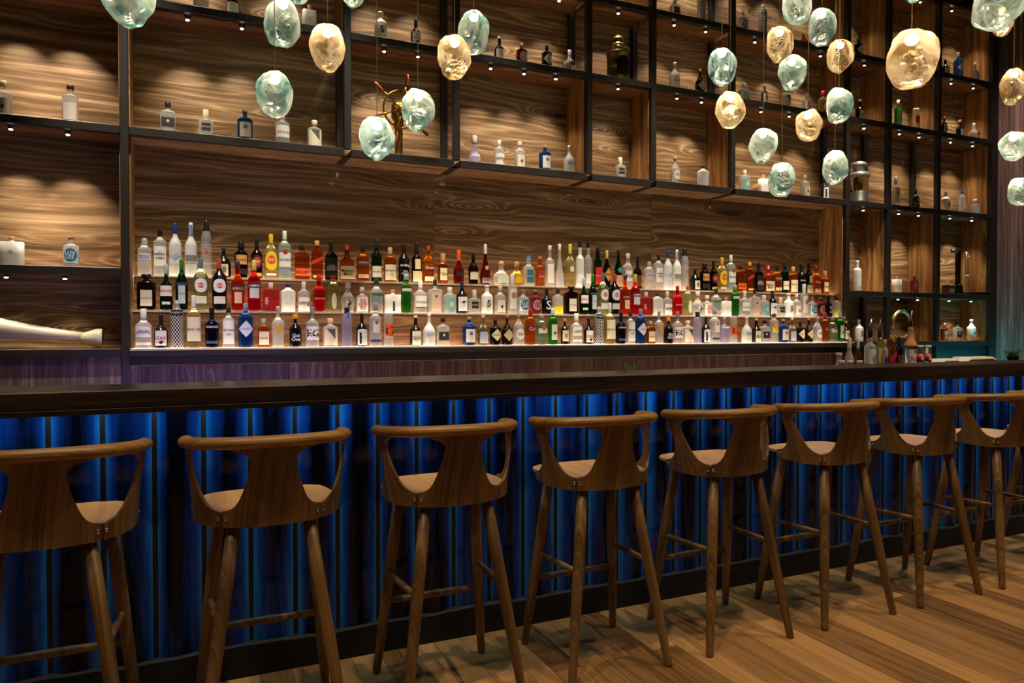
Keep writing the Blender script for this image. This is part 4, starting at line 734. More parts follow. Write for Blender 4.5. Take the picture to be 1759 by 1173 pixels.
def label_mesh(R, D, H, sec, spec, tb, s):
    """front-facing label (local -Y), curved for round bottles; returns MB with paper (0) and ink (1)"""
    shp, zc, hh, wf, col, txt, tc = spec; mb = MB(); zc *= H; hh *= H
    zr = zc / (s * H)
    rr = R * (tb + (1 - tb) * min(1, zr)) if zr <= 1 else R * .985
    if zr > 1.08:   # on the neck / shoulder
        rr = R * .42 if zc > .8 * H else R * .8
    rr = max(rr, R * .36)
    def put(x, z, o):
        if sec == 'S': return (x, -D - o, z)
        a = x / rr; return ((rr + o) * math.sin(a), -(rr + o) * math.cos(a), z)
    hw = R * wf * (1.0 if sec == 'S' else 1.12) 
    if sec != 'S' and zr > 1.08: hw = min(hw, rr * 1.2)
    if col:
        n = 14; vs = []; fs = []; off = {'o': .0011, 'd': .0012, 'h': .0016, 'g': .0015}.get(shp, .0006)
        for i in range(n + 1):
            t = -1 + 2 * i / n
            if shp == 'o': k0 = k1 = math.sqrt(max(0, 1 - t * t))
            elif shp == 'd' and sec != 'S': k0 = k1 = 1 - abs(t) + .02
            elif shp == 'd': k0, k1 = .5 - t * .6, .5 + t * .6      # slanted band
            elif shp == 'g': k0, k1 = t, 1
            elif shp == 'h': k0 = .5 + .5 * math.cos(5 * t); k1 = .45 + .4 * math.sin(4 * t + 1)
            else: k0 = k1 = 1
            vs += [put(t * hw, zc - hh / 2 * k0, off), put(t * hw, zc + hh / 2 * k1, off)]
        for i in range(n): fs.append((2 * i, 2 * i + 2, 2 * i + 3, 2 * i + 1))
        mb.add(vs, fs, 0, True)
    if txt:
        vs, fs, w, h = text_mesh(txt)
        if shp == 'v': k = min(hh / w, hw * 1.7 / h); vs = [(-y * k, x * k) for x, y in vs]; vs = [(x - R * .55, y) for x, y in vs]
        else: k = min(hw * 1.78 * (.8 if shp in 'od' else 1) / w, hh * (.8 if shp != 't' else 1) / h); vs = [(x * k, y * k) for x, y in vs]
        mb.add([put(x, zc + y, .0018) for x, y in vs], fs, 1, False)
    return mb
PROTO = {}
def make_bottle(key, w, h):
    nm, desc, sec, gk, (s, n, nr, tb), (cc, ch, cr), labs = BT[key]
    R = w / 2; D = R * (.62 if sec == 'S' else 1)
    pr = [(tb * .90, 0), (tb * .985, .012), (tb, .03)]
    if tb < 1 or s > .3: pr += [(tb + (1 - tb) * .5, s * .5)]
    pr += [(1, s)]
    for i in range(1, 8):
        t = i / 7; pr.append((nr + (1 - nr) * (.5 + .5 * math.cos(PI * t)), s + (n - s) * t))
    topb = 1 - ch * .35
    if topb > n: pr += [(nr, (n + topb) / 2), (nr, topb)]
    seg = 20; vs = []; fs = []
    for r, z in pr:
        k = max(0, min(1, (r - nr) / (1 - nr + 1e-6))) if z > s else 1
        p = 2 + (7 * k if sec == 'S' else 0); dr = D / R * k + (1 - k)
        for j in range(seg):
            a = 2 * PI * (j + .5) / seg; ca, sa = math.cos(a), math.sin(a); q = (abs(ca) ** p + abs(sa) ** p) ** (-1 / p)
            vs.append((r * R * ca * q, r * R * sa * q * dr, z * h))
    m = len(pr)
    for i in range(m - 1):
        for j in range(seg): k = (j + 1) % seg; fs.append((i * seg + j, i * seg + k, (i + 1) * seg + k, (i + 1) * seg + j))
    fs.append(tuple(reversed(range(seg)))); fs.append(tuple(range((m - 1) * seg, m * seg)))
    o = MB().add(vs, fs, 0, True).build(nm, gmat(gk))
    o['proto'] = 1; del o['proto']
    c0 = (1 - ch) * h; rc = cr * R
    if key == 'cone': cap = MB().lathe([(rc, c0), (rc * .98, c0 + .3 * ch * h), (rc * .52, h * .96), (rc * .40, h)], 16)
    elif key in ('makers',): cap = MB().lathe([(rc * 1.7, c0), (rc * 1.15, c0 + .18 * ch * h), (rc * .82, c0 + .3 * ch * h), (rc * .76, h), (rc * .5, h)], 16)
    elif key in ('patron', 'patgold'): cap = MB().lathe([(rc * .7, c0), (rc, c0 + .3 * ch * h), (rc * 1.02, c0 + .6 * ch * h), (rc * .7, c0 + .92 * ch * h), (rc * .3, h)], 16)
    elif key == 'lilac': cap = MB().lathe([(rc * .55, c0), (rc * .6, c0 + .5 * ch * h), (rc, h * .99), (rc * .9, h)], 16)
    else: cap = MB().lathe([(rc * .96, c0), (rc, c0 + .04 * ch * h), (rc * .98, h - .06 * ch * h), (rc * .88, h)], 16)
    metal = cc in ('#c9c9c9', '#c8ccca', '#cfc8bc')
    cap.build('cap', paint(cc, .35, .6 if metal else 0), o)
    for i, sp in enumerate(labs):
        mb = label_mesh(R, D, h, sec, sp, tb, s); ink = paint(sp[6], .5)
        mats = [paint(sp[4], .55) if sp[4] else ink, ink]
        mb.build('label' if sp[4] else 'printed_letters', mats, o)
    return o
def place_bottle(key, x, y, z, w, h, label, group):
    if key not in PROTO: o = make_bottle(key, w, h); kids(o); PROTO[key] = o
    else:
        o = copy_tree(PROTO[key])
        for k in ('label', 'category', 'group'):
            if k in o: del o[k]
    o.location = (x, y, z + .0006); o.rotation_euler.z = 0
    tag(o, label, 'bottle', group); return o
ROWS = {
1: ['absolut 249.3 26 64', 'smirnoff 276 24 80', 'goose 302 23 91', 'belved 329 22 93', 'cone 355.7 20 98', 'flask 385 26 52', 'matus 415 25 63', 'havblk 441.7 20 69', 'havyel 466 24 77', 'bacardi 489.4 24 83',
    'orgbour 519.2 26 60', 'jwred 545 20 68', 'jd 569.4 22 67', 'makers 596.4 26 62', 'tenn 623.6 23 64', 'glenf 647 19 73', 'creaml 670.5 22 60', 'ardbeg 694 20 66', 'lagav 716 19 70', 'glow 736 21 64', 'smwood 760.8 18 52',
    'orneck 788 20 59', 'roundcr 813 19 54', 'cognac 833.8 20 70', 'patron 861 28 42', 'patgold 887.5 25 42', 'teal 908 20 52', 'torange 927.4 17 51', 'tallcr 944.4 16 71', 'tapcl 961 16 74', 'tallye 979 18 74', 'frblk 996 15 78', 'clblk 1010 13 78',
    'redlab 1026.6 15 70', 'diamor 1042 14 65', 'mintg 1062 14 66', 'whcap 1078 17 61', 'dktall 1095 15 56', 'absolut 1114.8', 'smirnoff 1130.8', 'goose 1147', 'belved 1162.5', 'cone 1175.9', 'flask 1193.5', 'matus 1209.8', 'havblk 1225', 'havyel 1239.4', 'bacardi 1254.8',
    'orgbour 1271.3', 'jwred 1287', 'jd 1302.5', 'makers 1319', 'tenn 1334', 'glenf 1347.6', 'creaml 1361.6', 'ardbeg 1376', 'lagav 1388.5', 'glow 1401', 'smwood 1416'],
2: ['amaretto 252 34 62', 'pernod 286 24 80', 'dkgr 312.7 23 88', 'bianco 345.5 27 91', 'rosso 377.4 27 90', 'aperol 409 24 86', 'campari 437 24 88', 'pinksq 465.5 30 50', 'frpur 495 26 48', 'omg 522 22 52', 'redb 548.3 23 64', 'grtint 572.8 21 64', 'skull 597.6 26 52', 'sieg 622 22 44', 'grcap 646.7 23 59',
    'skin 674.8 28 40', 'tanq 698 20 66', 'duke 722 24 55', 'sqbei 747.3 25 58', 'tealab 772.4 24 45', 'dog 793.5 19 55', 'sqlab 814.4 21 41', 'five 836.4 21 49', 'cork 859 20 48', 'tallcl 880 17 69', 'luv 898.8 20 42', 'luvp 919.5 19 42', 'blk 939 18 45', 'lemon 958 19 44', 'amaretto 981', 'pernod 1002.7', 'dkgr 1018', 'bianco 1035.5',
    'rosso 1055', 'aperol 1073.7', 'campari 1091', 'pinksq 1109.5', 'frpur 1128.5', 'omg 1146', 'redb 1163.5', 'grtint 1181', 'skull 1198', 'sieg 1214.5', 'grcap 1229.7', 'skinp 1246.6 19 33', 'tanq 1262.3', 'duke 1278.5', 'sqbei 1296', 'tealab 1311.9', 'dog 1326.6', 'sqlab 1340.3', 'five 1354', 'cork 1367.8', 'tallcl 1381', 'luv 1394.8', 'luvp 1409', 'blk 1422.5', 'lemon 1436'],
3: ['monkey 246.6 31 68', 'blab 276.5 25 58', 'geo 304 24 82', 'brick 333 28 90', 'dkblue 364 26 69', 'broker 392.5 23 70', 'bluediam 422 27 76', 'smamb 453 22 49', 'goldem 477.6 24 70', 'blkor 507.4 22 56', 'eg 536.6 24 69', 'eleph 567.3 27 49', 'bluecap 596 19 67', 'fblk 621.5 20 56', 'clred 644.7 23 75', 'gor 667.5 17 57',
    'dksq 714 21 52', 'frgin 737 22 55', 'sqblk 760.8 22 48', 'blueg 805.8 24 49', 'dkgrey 829.8 18 52', 'hend 850.7 20 44', 'hendb 871 20 51', 'clwh 890.9 20 55', 'orpur 911 18 62', 'mintb 930.5 20 52', 'greeng 949.7 17 63', 'smdk 970 14 44', 'monkey 989.8', 'blab 1011', 'geo 1028.9', 'brick 1047.5', 'dkblue 1066.5',
    'broker 1083', 'bluediam 1100', 'smamb 1117.5', 'goldem 1132', 'blkor 1148.3', 'eg 1164', 'eleph 1181.3', 'bluecap 1198', 'fblk 1212.5', 'clred 1227.4', 'lilac 1243.7 19 46', 'gor 1259.5', 'frgin 1282.6', 'dksq 1299', 'sqblk 1313.5', 'citrus 1329.4 17 50', 'blueg 1345', 'dkgrey 1360.7', 'hend 1374.4', 'hendb 1389', 'clwh 1403.7', 'orpur 1417', 'mintb 1430', 'greeng 1443', 'smdk 1453.3']}
TN = {1: 'top', 2: 'middle', 3: 'bottom'}
for t, L_ in ROWS.items():
    Y, z = {1: 4.722, 2: 4.605, 3: 4.484}[t], TIER[t][1]; seen = set(); items = []
    for s_ in L_:
        q = s_.split(); px = float(q[1]); X = atY(px, 560, Y).x
        if len(q) > 2: dims(q[0], px, float(q[2]), float(q[3]), Y)
        items.append([q[0], X, DIM[q[0]][0]])
    for a, b in zip(items, items[1:]):      # neighbours never touch
        a_, b_ = a, b; gap = (b[1] - a[1]) - (a[2] + b[2]) / 2 - .002
        if gap < 0: b[1] -= gap
    for q in reversed(items):
        if q is not items[-1]:
            pass
    lim = (5.20 if t == 3 else DX1) - items[-1][2] / 2 - .002
    if items[-1][1] > lim: items[-1][1] = lim
    for i in range(len(items) - 2, -1, -1):
        a, b = items[i], items[i + 1]; gap = (b[1] - a[1]) - (a[2] + b[2]) / 2 - .002
        if gap < 0: a[1] += gap
    for key, X, w in items:
        half = 'right' if key in seen else 'left'
        if key in ('skinp', 'lilac', 'citrus'): half = 'right'
        seen.add(key)
        place_bottle(key, X, Y, z, *DIM[key], f'{BT[key][1]}, {half} half of {TN[t]} tier', f'bottles on the {TN[t]} tier of the display')
# bottles standing in the niches: (row, bay, px, type, width px, height px, nth)
NB = """1 -1 9 cork 24 57|1 -1 123 clpap 30 66|0 -1 20 skinl 44 50|0 -1 122 luv 31 56|1 0 290 sqblk 28 48|1 0 355 sqlab 28 44|1 0 422 blueg 29 49|1 0 486 duke 26 46|1 0 541 eleph 28 42
1 2 815 tapfr 25 49|1 2 857.5 omg 19 42|1 2 892.7 cork 18 41|1 2 936 blueg 22 38|1 2 977.7 frgin 19 45|1 3 1065 sqlab 23 34|1 4 1159 clwh 21 44|1 4 1207 frpur 20 32
1 5 1278 tealab 20 43|1 5 1311 skinp 20 26|1 5 1382 cork 16 33|1 5 1416 fblk 15 30|1 7 1538 tallcl 17 57|1 7 1572 blk 16 36|1 8 1624 five 13 32|1 8 1652 bluecl 14 40|1 8 1674 perf 19 27
2 0 348 monkey 26 46|2 0 402 wineb 24 50|2 0 533 skinp 30 33|2 1 655 five 21 45|2 1 715 blab 21 42|2 2 858 wineb 20 44|2 2 896 dkredr 20 38|2 2 939 hend 22 37|2 2 978 decant 26 40
2 4 1158 clwh 20 40|2 4 1201 hendb 19 34|2 5 1276 perf 17 29|2 5 1312 smdk 14 29|2 5 1347 eleph 18 28|2 5 1384 sieg 20 28|2 5 1412 redcapd 20 42|2 6 1475 dksq 17 40|2 7 1541 greeng 16 44|2 7 1572 gor 15 47
2 8 1620 smdk 11 31|2 8 1647 pcor 15 31|2 8 1671 decant 26 30|3 4 1158 sqlab 20 22|3 4 1203 geo 16 50|3 5 1275 luv 20 26|3 5 1308 geo 16 50|3 5 1378 copper 18 22|3 6 1472 hend 16 34|3 8 1621 wineb 10 37|3 8 1643 bluediam 17 35|3 8 1672 dkgrey 16 34
0 6 1473 silver 16 53|0 7 1541 skinp 17 26|0 7 1571 luvp 17 30|m 6 1476 five 20 42|m 8 1624 smamb 12 30|m 8 1646 sqblk 17 32|m 8 1670 jug 17 36"""
for s_ in NB.replace('\n', '|').split('|'):
    row, bay, px, key, w, h = s_.split(); bay = int(bay); px = float(px); Y = 4.64; z = H[row] if row != 'm' else H['m']
    dims(key, px, float(w), float(h), Y); X = atY(px, 400, Y).x
    W_ = DIM[key][0] / 2
    X = max(PX[bay] + .026 + W_, min(PX[bay + 1] - PW.get(bay + 1, .044) / 2 - .012 - W_, X))
    lab = f'{BT[key][1]}, {NR[row]}, {BS[bay]}'
    place_bottle(key, X, Y, z, *DIM[key], lab, 'bottles standing in the wall niches')
for o in [o for o in C.objects if o.parent is None and 'label' in o]:
    n_ = len(o['label'].split())
    if n_ > 16: print('LONG', n_, o['label'])

# ------------------------------------------------------------------ other things on the shelves and the counter
# ship's wheel on a brass pedestal
w0 = atY(688, 190, 4.655); wh = empty('ship_helm', (w0.x, 4.655, H['1'])); tag(wh, "brass ship's wheel with wooden handles on a brass pedestal", 'ship wheel')
zc = w0.z - H['1']; Rw = .122
def ringm(R, r, y=0, z=0, seg=40, rs=8, ry=1.0):
    mb = MB(); vs = []; fs = []
    for i in range(seg):
        a = 2 * PI * i / seg
        for j in range(rs):
            b = 2 * PI * j / rs; q = R + r * math.cos(b); vs.append((q * math.sin(a), y + r * ry * math.sin(b), z + q * math.cos(a)))
    for i in range(seg):
        for j in range(rs): k, l = (i + 1) % seg, (j + 1) % rs; fs.append((i * rs + j, k * rs + j, k * rs + l, i * rs + l))
    return mb.add(vs, fs, 0, True)
ringm(Rw, .007, -.03, zc).build('wheel_rim', M_brass, wh)
MB().lathe([(.012, -.055), (.022, -.05), (.026, -.035), (.026, -.015), (.014, 0)], 18, axis='Y', c=(0, 0, zc)).build('hub', M_brass, wh)
for k in range(6):
    a = math.radians(10 + 60 * k); d = Vector((math.sin(a), 0, math.cos(a))); o_ = Vector((0, -.03, zc))
    MB().tube([o_ + d * .02, o_ + d * .09, o_ + d * Rw, o_ + d * (Rw + .03)], [.006, .0045, .009, .005], 10).build('spoke', M_brass, wh)
    MB().tube([o_ + d * (Rw + .03), o_ + d * (Rw + .05), o_ + d * (Rw + .085), o_ + d * (Rw + .108), o_ + d * (Rw + .115)], [.006, .008, .0125, .010, .004], 12).build('handle', M_handle, wh)
MB().lathe([(.055, 0), (.055, .008), (.035, .016), (.026, .03), (.026, .20), (.034, .21), (.034, .235), (.03, .25), (.05, .275), (.05, .36), (.03, .375), (.012, .38)], 22, c=(0, .045, 0)).build('pedestal', M_brass, wh)

# brass ship lantern
def lathe_at(pts, seg=24, **k): return MB().lathe(pts, seg, **k)
M_oldbrass = paint('#7d6a2c', .35, .85); M_lensg = glass('#efe8c8', .05)
p = atY(1061.5, 130, 4.66); ln = empty('ship_lantern', (p.x, 4.66, H['2'])); tag(ln, 'old brass ship lantern with domed top and loop handle in a niche', 'lantern')
b = lathe_at([(.098, 0), (.098, .012), (.088, .016), (.088, .20), (.092, .206), (.092, .222), (.070, .232), (.045, .24)], 28, sy=.9); b.build('body', M_oldbrass, ln)
lathe_at([(.045, .236), (.042, .262), (.052, .268), (.046, .29), (.030, .30), (.040, .318), (.040, .332), (.024, .348), (.010, .352)], 24).build('chimney', M_oldbrass, ln)
f_ = MB(); f_.v = []; vs = []; fs = []; n = 16
for i in range(n + 1):
    t = -1 + 2 * i / n; x = .055 * t; y = -math.sqrt(.089 ** 2 - x * x) * .92 - .004; top = .135 + .045 * math.sqrt(max(0, 1 - t * t)); vs += [(x, y, .05), (x, y, top)]
for i in range(n): fs.append((2 * i, 2 * i + 2, 2 * i + 3, 2 * i + 1))
f_.add(vs, fs, 0, True).build('lens_opening', paint('#1c150a', .2), ln)
lathe_at([(.018, .052), (.034, .058), (.040, .085), (.034, .10), (.038, .112), (.030, .14), (.014, .15)], 20, c=(0, -.062, 0), sy=.6).build('glass_lens', M_lensg, ln)
MB().tube([(-.058, -.01, .238), (-.066, -.04, .262), (-.03, -.075, .252), (.03, -.08, .243), (.07, -.05, .236), (.062, -.01, .238)], .0045, 8).build('carrying_handle', M_chrome, ln)

# galvanised ship lamp
p = atY(1475.5, 345, 4.66); gl_ = empty('ship_lamp', (p.x, 4.66, H['1'])); tag(gl_, 'grey metal ship lamp with glass globe and domed cap', 'ship lamp')
M_galv = paint('#a9a598', .3, .7)
lathe_at([(.085, 0), (.085, .02), (.075, .03), (.078, .10), (.07, .11)], 28).build('base', paint('#57534a', .4, .6), gl_)
lathe_at([(.070, .10), (.078, .14), (.080, .19), (.074, .235), (.06, .24)], 28).build('glass_globe', glass('#cfc9b0', .04), gl_)
lathe_at([(.086, .232), (.092, .238), (.092, .262), (.084, .272), (.06, .285), (.052, .29)], 28).build('collar', M_galv, gl_)
lathe_at([(.052, .288), (.054, .33), (.068, .334), (.068, .352), (.05, .372), (.02, .382)], 28).build('cap', M_galv, gl_)
lathe_at([(.012, .03), (.03, .05), (.034, .10), (.018, .13), (.022, .17), (.01, .19)], 16).build('burner', M_brass, gl_)

# white horn lying at the far left
hz = H['m']; hn = empty('ceramic_horn', (-.56, 4.66, hz)); tag(hn, 'long white ceramic horn lying in the far left bottom niche', 'horn')
M_horn = paint('#cfc4a6', .3)
path = [(.0, 0, .066), (-.12, 0, .078), (-.24, 0, .092), (-.36, 0, .108), (-.46, 0, .122), (-.56, .01, .130)]
MB().tube(path, [.026, .032, .040, .052, .070, .085], 24).build('tube', M_horn, hn)
MB().lathe([(.026, -.01), (.040, .03), (.052, .06), (.055, .075), (.055, .095), (.048, .10), (.040, .09), (.030, .06)], 26, axis='X', c=(0, 0, .058)).build('mouthpiece', M_horn, hn)
MB().lathe([(.046, .086), (.046, .098), (.02, .099)], 22, axis='X', c=(0, 0, .058)).build('dark_rim', paint('#2c2018', .5), hn)
MB().lathe([(.05, -.06), (.058, -.03), (.054, .01), (.045, .03)], 20, c=(-.50, -.02, .195), axis='X').build('spout', M_horn, hn)

# brass ring horn in the second column
p = atY(1552, 585, 4.62); rg = tag(empty('brass_ring', (p.x, 4.64, H['m'])), 'polished pale brass ring standing in the dark niche behind the bottles', 'ring ornament')
ringm(.125, .017, 0, .155).build('ring', paint('#d9c79a', .2, .8), rg); MB().bbox(-.05, .05, -.03, .03, 0, .022, .004).build('stand', M_brass, rg)

# beer tap, wooden box and dark plate in the rightmost waist-high niche
p = atY(1645, 500, 4.66); bt = tag(empty('beer_tap', (p.x, 4.66, H['0'])), 'black and chrome beer tap column in the rightmost niche', 'beer tap')
lathe_at([(.055, 0), (.055, .02), (.048, .03), (.044, .08), (.048, .085), (.030, .10), (.026, .11), (.026, .40), (.034, .41), (.034, .43), (.02, .44)], 22).build('column', paint('#0b0a0a', .12), bt)
MB().tube([(-.10, -.02, .415), (-.03, -.01, .42), (.03, -.02, .42), (.065, -.04, .41)], .011, 10).build('crossbar', M_chrome, bt)
lathe_at([(.008, .395), (.026, .40), (.028, .425), (.016, .445)], 14, c=(-.10, -.02, 0)).build('knob', M_chrome, bt)
MB().tube([(.055, -.045, .42), (.052, -.05, .33), (.046, -.05, .20)], [.008, .007, .012], 8).build('lever', paint('#c9b48c', .4), bt)
MB().tube([(.064, -.045, .41), (.085, -.05, .40), (.088, -.05, .37)], [.010, .008, .007], 10).build('spout', M_chrome, bt)
MB().lathe([(.02, 0), (.024, .01), (.01, .018)], 12, c=(.052, -.055, .175)).build('lever_tip', paint('#e2d2a8', .4), bt)
p = atY(1629, 500, 4.62); bx = tag(empty('wooden_box', (p.x - .004, 4.62, H['0'])), 'small wooden box beside the beer tap', 'box')
MB().bbox(-.038, .038, -.04, .04, 0, .075, .004).build('case', paint('#6a4526', .5), bx); MB().bbox(-.046, .046, -.048, .048, .075, .088, .003).build('lid', paint('#8a6238', .5), bx); MB().bbox(-.035, .035, -.043, -.0405, .012, .05, .0008).build('label', paint('#a49b88', .5), bx)
p = atY(1678, 502, 4.64); pl = tag(MB().lathe([(.045, 0), (.05, .006), (.105, .018), (.112, .024), (.108, .024), (.05, .011), (.01, .009)], 32).build('serving_dish', paint('#2a1f16', .3), None, (p.x, 4.66, H['0'])), 'shallow dark dish beside the beer tap', 'dish')

# speed rail and things behind the bar
def on(px, Y): return atY(px, 600, Y).x
rail = bar; RO = Vector((4.3, 3.34, .90))
bpart(MB().bbox(3.68, 4.92, 3.24, 3.46, 1.06, 1.075, .003), 'bottle_rail', M_steel)
for x in (3.70, 4.3, 4.9): bpart(MB().bbox(x - .015, x + .015, 3.26, 3.44, .90, 1.06, .002), 'rail_bracket', M_steel)
RZ = .90 + .175
M_spout = paint('#c8ccd6', .15, 1)
CB = [ # px, Y, z, w, h, proto key or colours, pourer, desc
 (1494.5, 3.33, 22, 74, 'brick2', 1, 'clear bottle with white label and steel pourer behind the bar'),
 (1510.5, 3.40, 17, 72, 'citr2', 1, 'yellow-labelled bottle with steel pourer behind the bar'),
 (1520, 3.30, 13, 56, 'gold2', 0, 'slim bottle with gold cap behind the bar'),
 (1531.5, 3.33, 17, 62, 'jw2', 0, 'bottle with slanted red label and cork behind the bar'),
 (1544, 3.40, 15, 58, 'coke2', 0, 'dark bottle with small red label behind the bar'),
 (1564, 3.31, 22, 84, 'jug2', 1, 'white-labelled bottle with tan neck wrap and pourer behind the bar'),
 (1459, 3.33, 19, 60, 'capb2', 0, 'clear sloping bottle with cream neck at the rail left end'),
 (1474, 3.40, 12, 56, 'amb2', 0, 'small amber bottle with light cap on the rail')]
BT['brick2'] = ('vodka_bottle', '', 'R', 'clear', (.58, .72, .36, 1), ('#121216', .20, .42), [('r', .30, .46, .94, '#ddd6c8', '', BK), ('o', .3, .22, .4, '#8f8a86', '', BK)])
BT['citr2'] = ('rum_bottle', '', 'R', 'pyellow', (.58, .72, .40, 1), ('#18161a', .20, .44), [('r', .38, .36, .94, '#e0b02a', '', BK), ('o', .28, .2, .6, '#7d9a3a', '', BK)])
BT['gold2'] = ('spirit_bottle', '', 'R', 'lilac', (.66, .78, .5, 1), ('#c89a3c', .16, .52), [('r', .3, .3, .8, '#3a2c5c', '', BK)])
BT['jw2'] = ('whisky_bottle', '', 'S', 'amber', (.62, .76, .46, 1), ('#c8783c', .14, .50), [('d', .40, .34, 1.0, '#b02456', '', GD)])
BT['coke2'] = ('liqueur_bottle', '', 'R', 'dark', (.58, .74, .36, 1), (BK, .30, .40), [('r', .32, .26, .9, '#a83a34', '', BK)])
BT['jug2'] = ('vodka_bottle', '', 'R', 'clear', (.46, .68, .46, 1), ('#b9824a', .42, .50), [('r', .26, .40, .96, '#d9d4cf', 'Stoli', '#c0303a'), ('o', .40, .08, .24, '#a8302c', '', BK)])
BT['capb2'] = ('gin_bottle', '', 'R', 'clear', (.30, .70, .38, 1), ('#e0cfa8', .30, .42), [('r', .2, .2, .8, '#2a2450', '', BK)])
BT['amb2'] = ('bitters_bottle', '', 'R', 'amber', (.5, .7, .4, 1), ('#cfcabf', .3, .46), [('r', .24, .3, .9, '#1c1c3a', '', BK)])
for px, Y, w, h, key, pour, desc in CB:
    X = on(px, Y); d_ = depth((X, Y, 1.1)); al = math.atan((px - CX) / F); o = make_bottle(key, w * d_ / F * math.cos(al) * .95, h * d_ / F)
    o.location = (X, Y, RZ + .0005); tag(o, desc, 'bottle', 'bottles behind the bar'); hb = h * d_ / F
    if key == 'jug2': 
        ch_ = [c for c in o.children if c.name.startswith('cap')][0]; bpy.data.objects.remove(ch_)
        r_ = w * d_ / F * .47; MB().lathe([(r_ * 1.01, hb * .47), (r_ * 1.0, hb * .54), (r_ * .66, hb * .62), (r_ * .5, hb * .70), (r_ * .46, hb * .86), (r_ * .50, hb * .88), (r_ * .3, hb * .885)], 20).build('neck_wrap', paint('#b98450', .7), o)
    if pour:
        MB().tube([(0, 0, hb * .88), (0, 0, hb * 1.05), (.002, 0, hb * 1.06)], [.009, .009, .004], 10).build('pourer_collar', paint('#121420', .3), o)
        MB().tube([(0, 0, hb * 1.04), (.003, 0, hb * 1.10), (.012, 0, hb * 1.24)], [.007, .005, .0035], 8).build('pourer', M_spout, o)
for i, (px, Y, z0) in enumerate([(1441, 3.27, RZ - .0), (1446, 3.215, .955), (1460, 3.215, .955), (1477, 3.215, .955)]):
    X = on(px, Y)
    if i: # short crates of mixers on the work top; only the caps clear the bar
        h_ = atY(px, 619, Y).z - .90; z_ = .90
    else: h_ = atY(px, 606, Y).z - RZ; z_ = RZ
    r_ = .019
    o = MB().lathe([(r_ * .94, 0), (r_, .008), (r_, h_ * .5), (r_ * .72, h_ * .72), (r_ * .66, h_ - .022)], 16).build('mixer_bottle', gmat('clear'), None, (X, Y, z_ + .0005))
    MB().lathe([(r_ * .9, h_ - .020), (r_ * .95, h_ - .016), (r_ * .95, h_ - .003), (r_ * .8, h_)], 16).build('cap', paint('#d8a8a4', .5), o)
    MB().lathe([(r_ * 1.02, h_ * .2), (r_ * 1.02, h_ * .45)], 16).build('label', paint('#dcd6cc', .5), o)
    tag(o, ['small mixer bottle with pink cap at the rail left end', 'leftmost pink-capped bottle peeping over the bar', 'middle pink-capped bottle peeping over the bar', 'rightmost pink-capped bottle peeping over the bar'][i], 'bottle', 'mixer bottles behind the bar')
for i, px in enumerate((1580.5, 1594)):
    Y = 3.30; X = on(px, Y); h_ = atY(px, 593, Y).z - RZ; r_ = .021
    o = MB().lathe([(r_ * 1.2, 0), (r_ * 1.25, .01), (r_, h_ * .35), (r_ * .92, h_ * .9), (r_ * .8, h_ * .91)], 18).build('mixer_bottle', gmat('mint'), None, (X, Y, RZ + .0005))
    MB().lathe([(r_ * .98, h_ * .90), (r_ * 1.02, h_ * .92), (r_ * 1.02, h_ * .985), (r_ * .9, h_)], 18).build('cap', paint('#e2b0a8', .5), o)
    MB().lathe([(r_ * 1.03, h_ * .36), (r_ * .99, h_ * .66)], 18).build('label', paint('#c81c2c', .45), o)
    lb = MB(); vs = [(math.sin(a) * r_ * 1.06, -math.cos(a) * r_ * 1.06, z) for a in (-.6, -.2, .2, .5) for z in (h_ * .42, h_ * .6)]; lb.add(vs, [(0, 2, 3, 1), (2, 4, 5, 3), (4, 6, 7, 5)]).build('printed_panel', paint('#d8c8a0', .5), o)
    tag(o, ['left one of two red-labelled mixer bottles near the napkins', 'right one of two red-labelled mixer bottles near the napkins'][i], 'bottle', 'red-labelled mixer bottles')
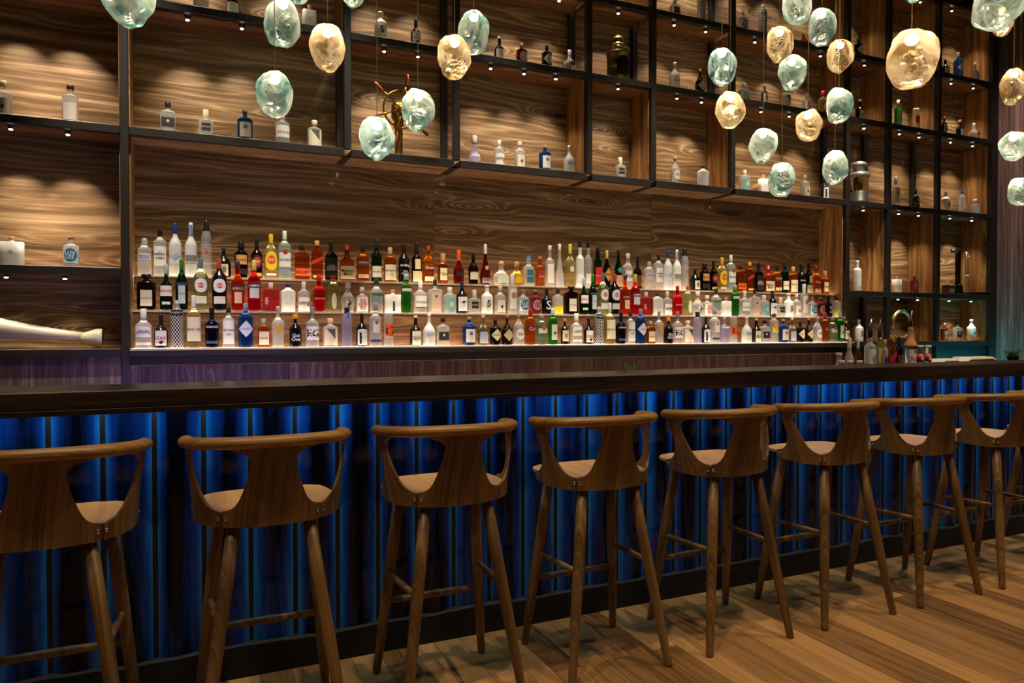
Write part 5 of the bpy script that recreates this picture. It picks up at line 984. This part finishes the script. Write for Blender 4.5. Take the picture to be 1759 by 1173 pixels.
# folded white cloths lying on the work rail behind the right end of the bar
bpart(MB().bbox(4.95, 7.5, 3.33, 3.59, 1.09, 1.105, .003), 'raised_ledge', M_steel)
for x in (5.0, 6.2, 7.45): bpart(MB().bbox(x - .02, x + .02, 3.35, 3.57, .90, 1.09, .002), 'ledge_bracket', M_steel)
def cloth(px0, px1, Y, h, name, lab, seed):
    x0, x1 = on(px0, Y), on(px1, Y); n = 40; vs = []; fs = []; L_ = x1 - x0
    for layer in range(3):
        base = len(vs); z0 = h * layer / 3
        for i in range(n + 1):
            t = i / n; env = min(1, math.sin(PI * min(1, t * 1.06 + .02)) * 1.6 + .05); nz_ = mnoise.noise(Vector((t * 6, seed, layer))) * .004
            for j, yy in enumerate((-.07, -.068, .0, .068, .07)):
                e = (0, 1, 1.15, 1, 0)[j]; vs.append((x0 + L_ * t, Y + yy - layer * .004, .90 + .2095 + z0 * env + (h / 3 * env + nz_) * e))
        for i in range(n):
            for j in range(4): p_ = base + i * 5 + j; fs.append((p_, p_ + 5, p_ + 6, p_ + 1))
    c = Vector(((x0 + x1) / 2, Y, .90 + .206)); vs = [(v[0] - c.x, v[1] - c.y, v[2] - c.z) for v in vs]
    o = MB().add(vs, fs, 0, True).build(name, paint('#d6cdb8', .8), None, c); tag(o, lab, 'cloth', 'folded cloths behind the bar'); return o
cloth(1601, 1637, 3.42, .035, 'folded_cloth', 'folded cream cloth beside the red-labelled mixer bottles', 1)
cloth(1640, 1705, 3.42, .045, 'folded_cloth', 'longer folded cream cloth tapering to the right', 5)
# herbs
def herb(px, py, Y, z0, hgt, wid, lab, n, seed, pot=True):
    r = random.Random(seed); X = atY(px, py, Y).x; o = empty('potted_herb', (X, Y, z0)); tag(o, lab, 'herb')
    if pot: MB().lathe([(.03, 0), (.04, hgt * .45), (.042, hgt * .5), (.036, hgt * .5), (.03, hgt * .42)], 18).build('pot', paint('#2c2a26', .5), o)
    mb = MB(); st = MB()
    for k in range(n):
        a = r.uniform(0, 2 * PI); q = r.uniform(.2, 1); tip = Vector((math.cos(a) * wid * q, math.sin(a) * wid * .6 * q, hgt * r.uniform(.75, 1.0))); b0 = Vector((tip.x * .25, tip.y * .25, hgt * .45))
        st.tube([b0, b0.lerp(tip, .5) + Vector((0, 0, .006)), tip], .0009, 4)
        for m_ in range(5):
            c = b0.lerp(tip, .3 + .7 * m_ / 4); an = r.uniform(0, 2 * PI); d = Vector((math.cos(an), math.sin(an), r.uniform(-.1, .5))) * r.uniform(.008, .014); s_ = d.cross(Vector((0, 0, 1))).normalized() * .004
            mb.add([c, c + d * .5 + s_, c + d, c + d * .5 - s_], [(0, 1, 2, 3)])
    st.build('stems', paint('#4f6a1c', .6), o); mb.build('leaves', paint('#7ea028', .55), o); return o
herb(1085, 632, 3.22, .90, atY(1085, 622, 3.22).z - .90, .075, 'small bright green potted herb peeping over the bar top', 46, 3)
herb(1740, 612, 3.42, 1.106, .10, .10, 'green herbs at the right end of the bar', 60, 8)

dup_l = [k for k, v in LABELS.items() if len(v) > 1]
if dup_l: print('DUPLICATE LABELS', dup_l[:20])
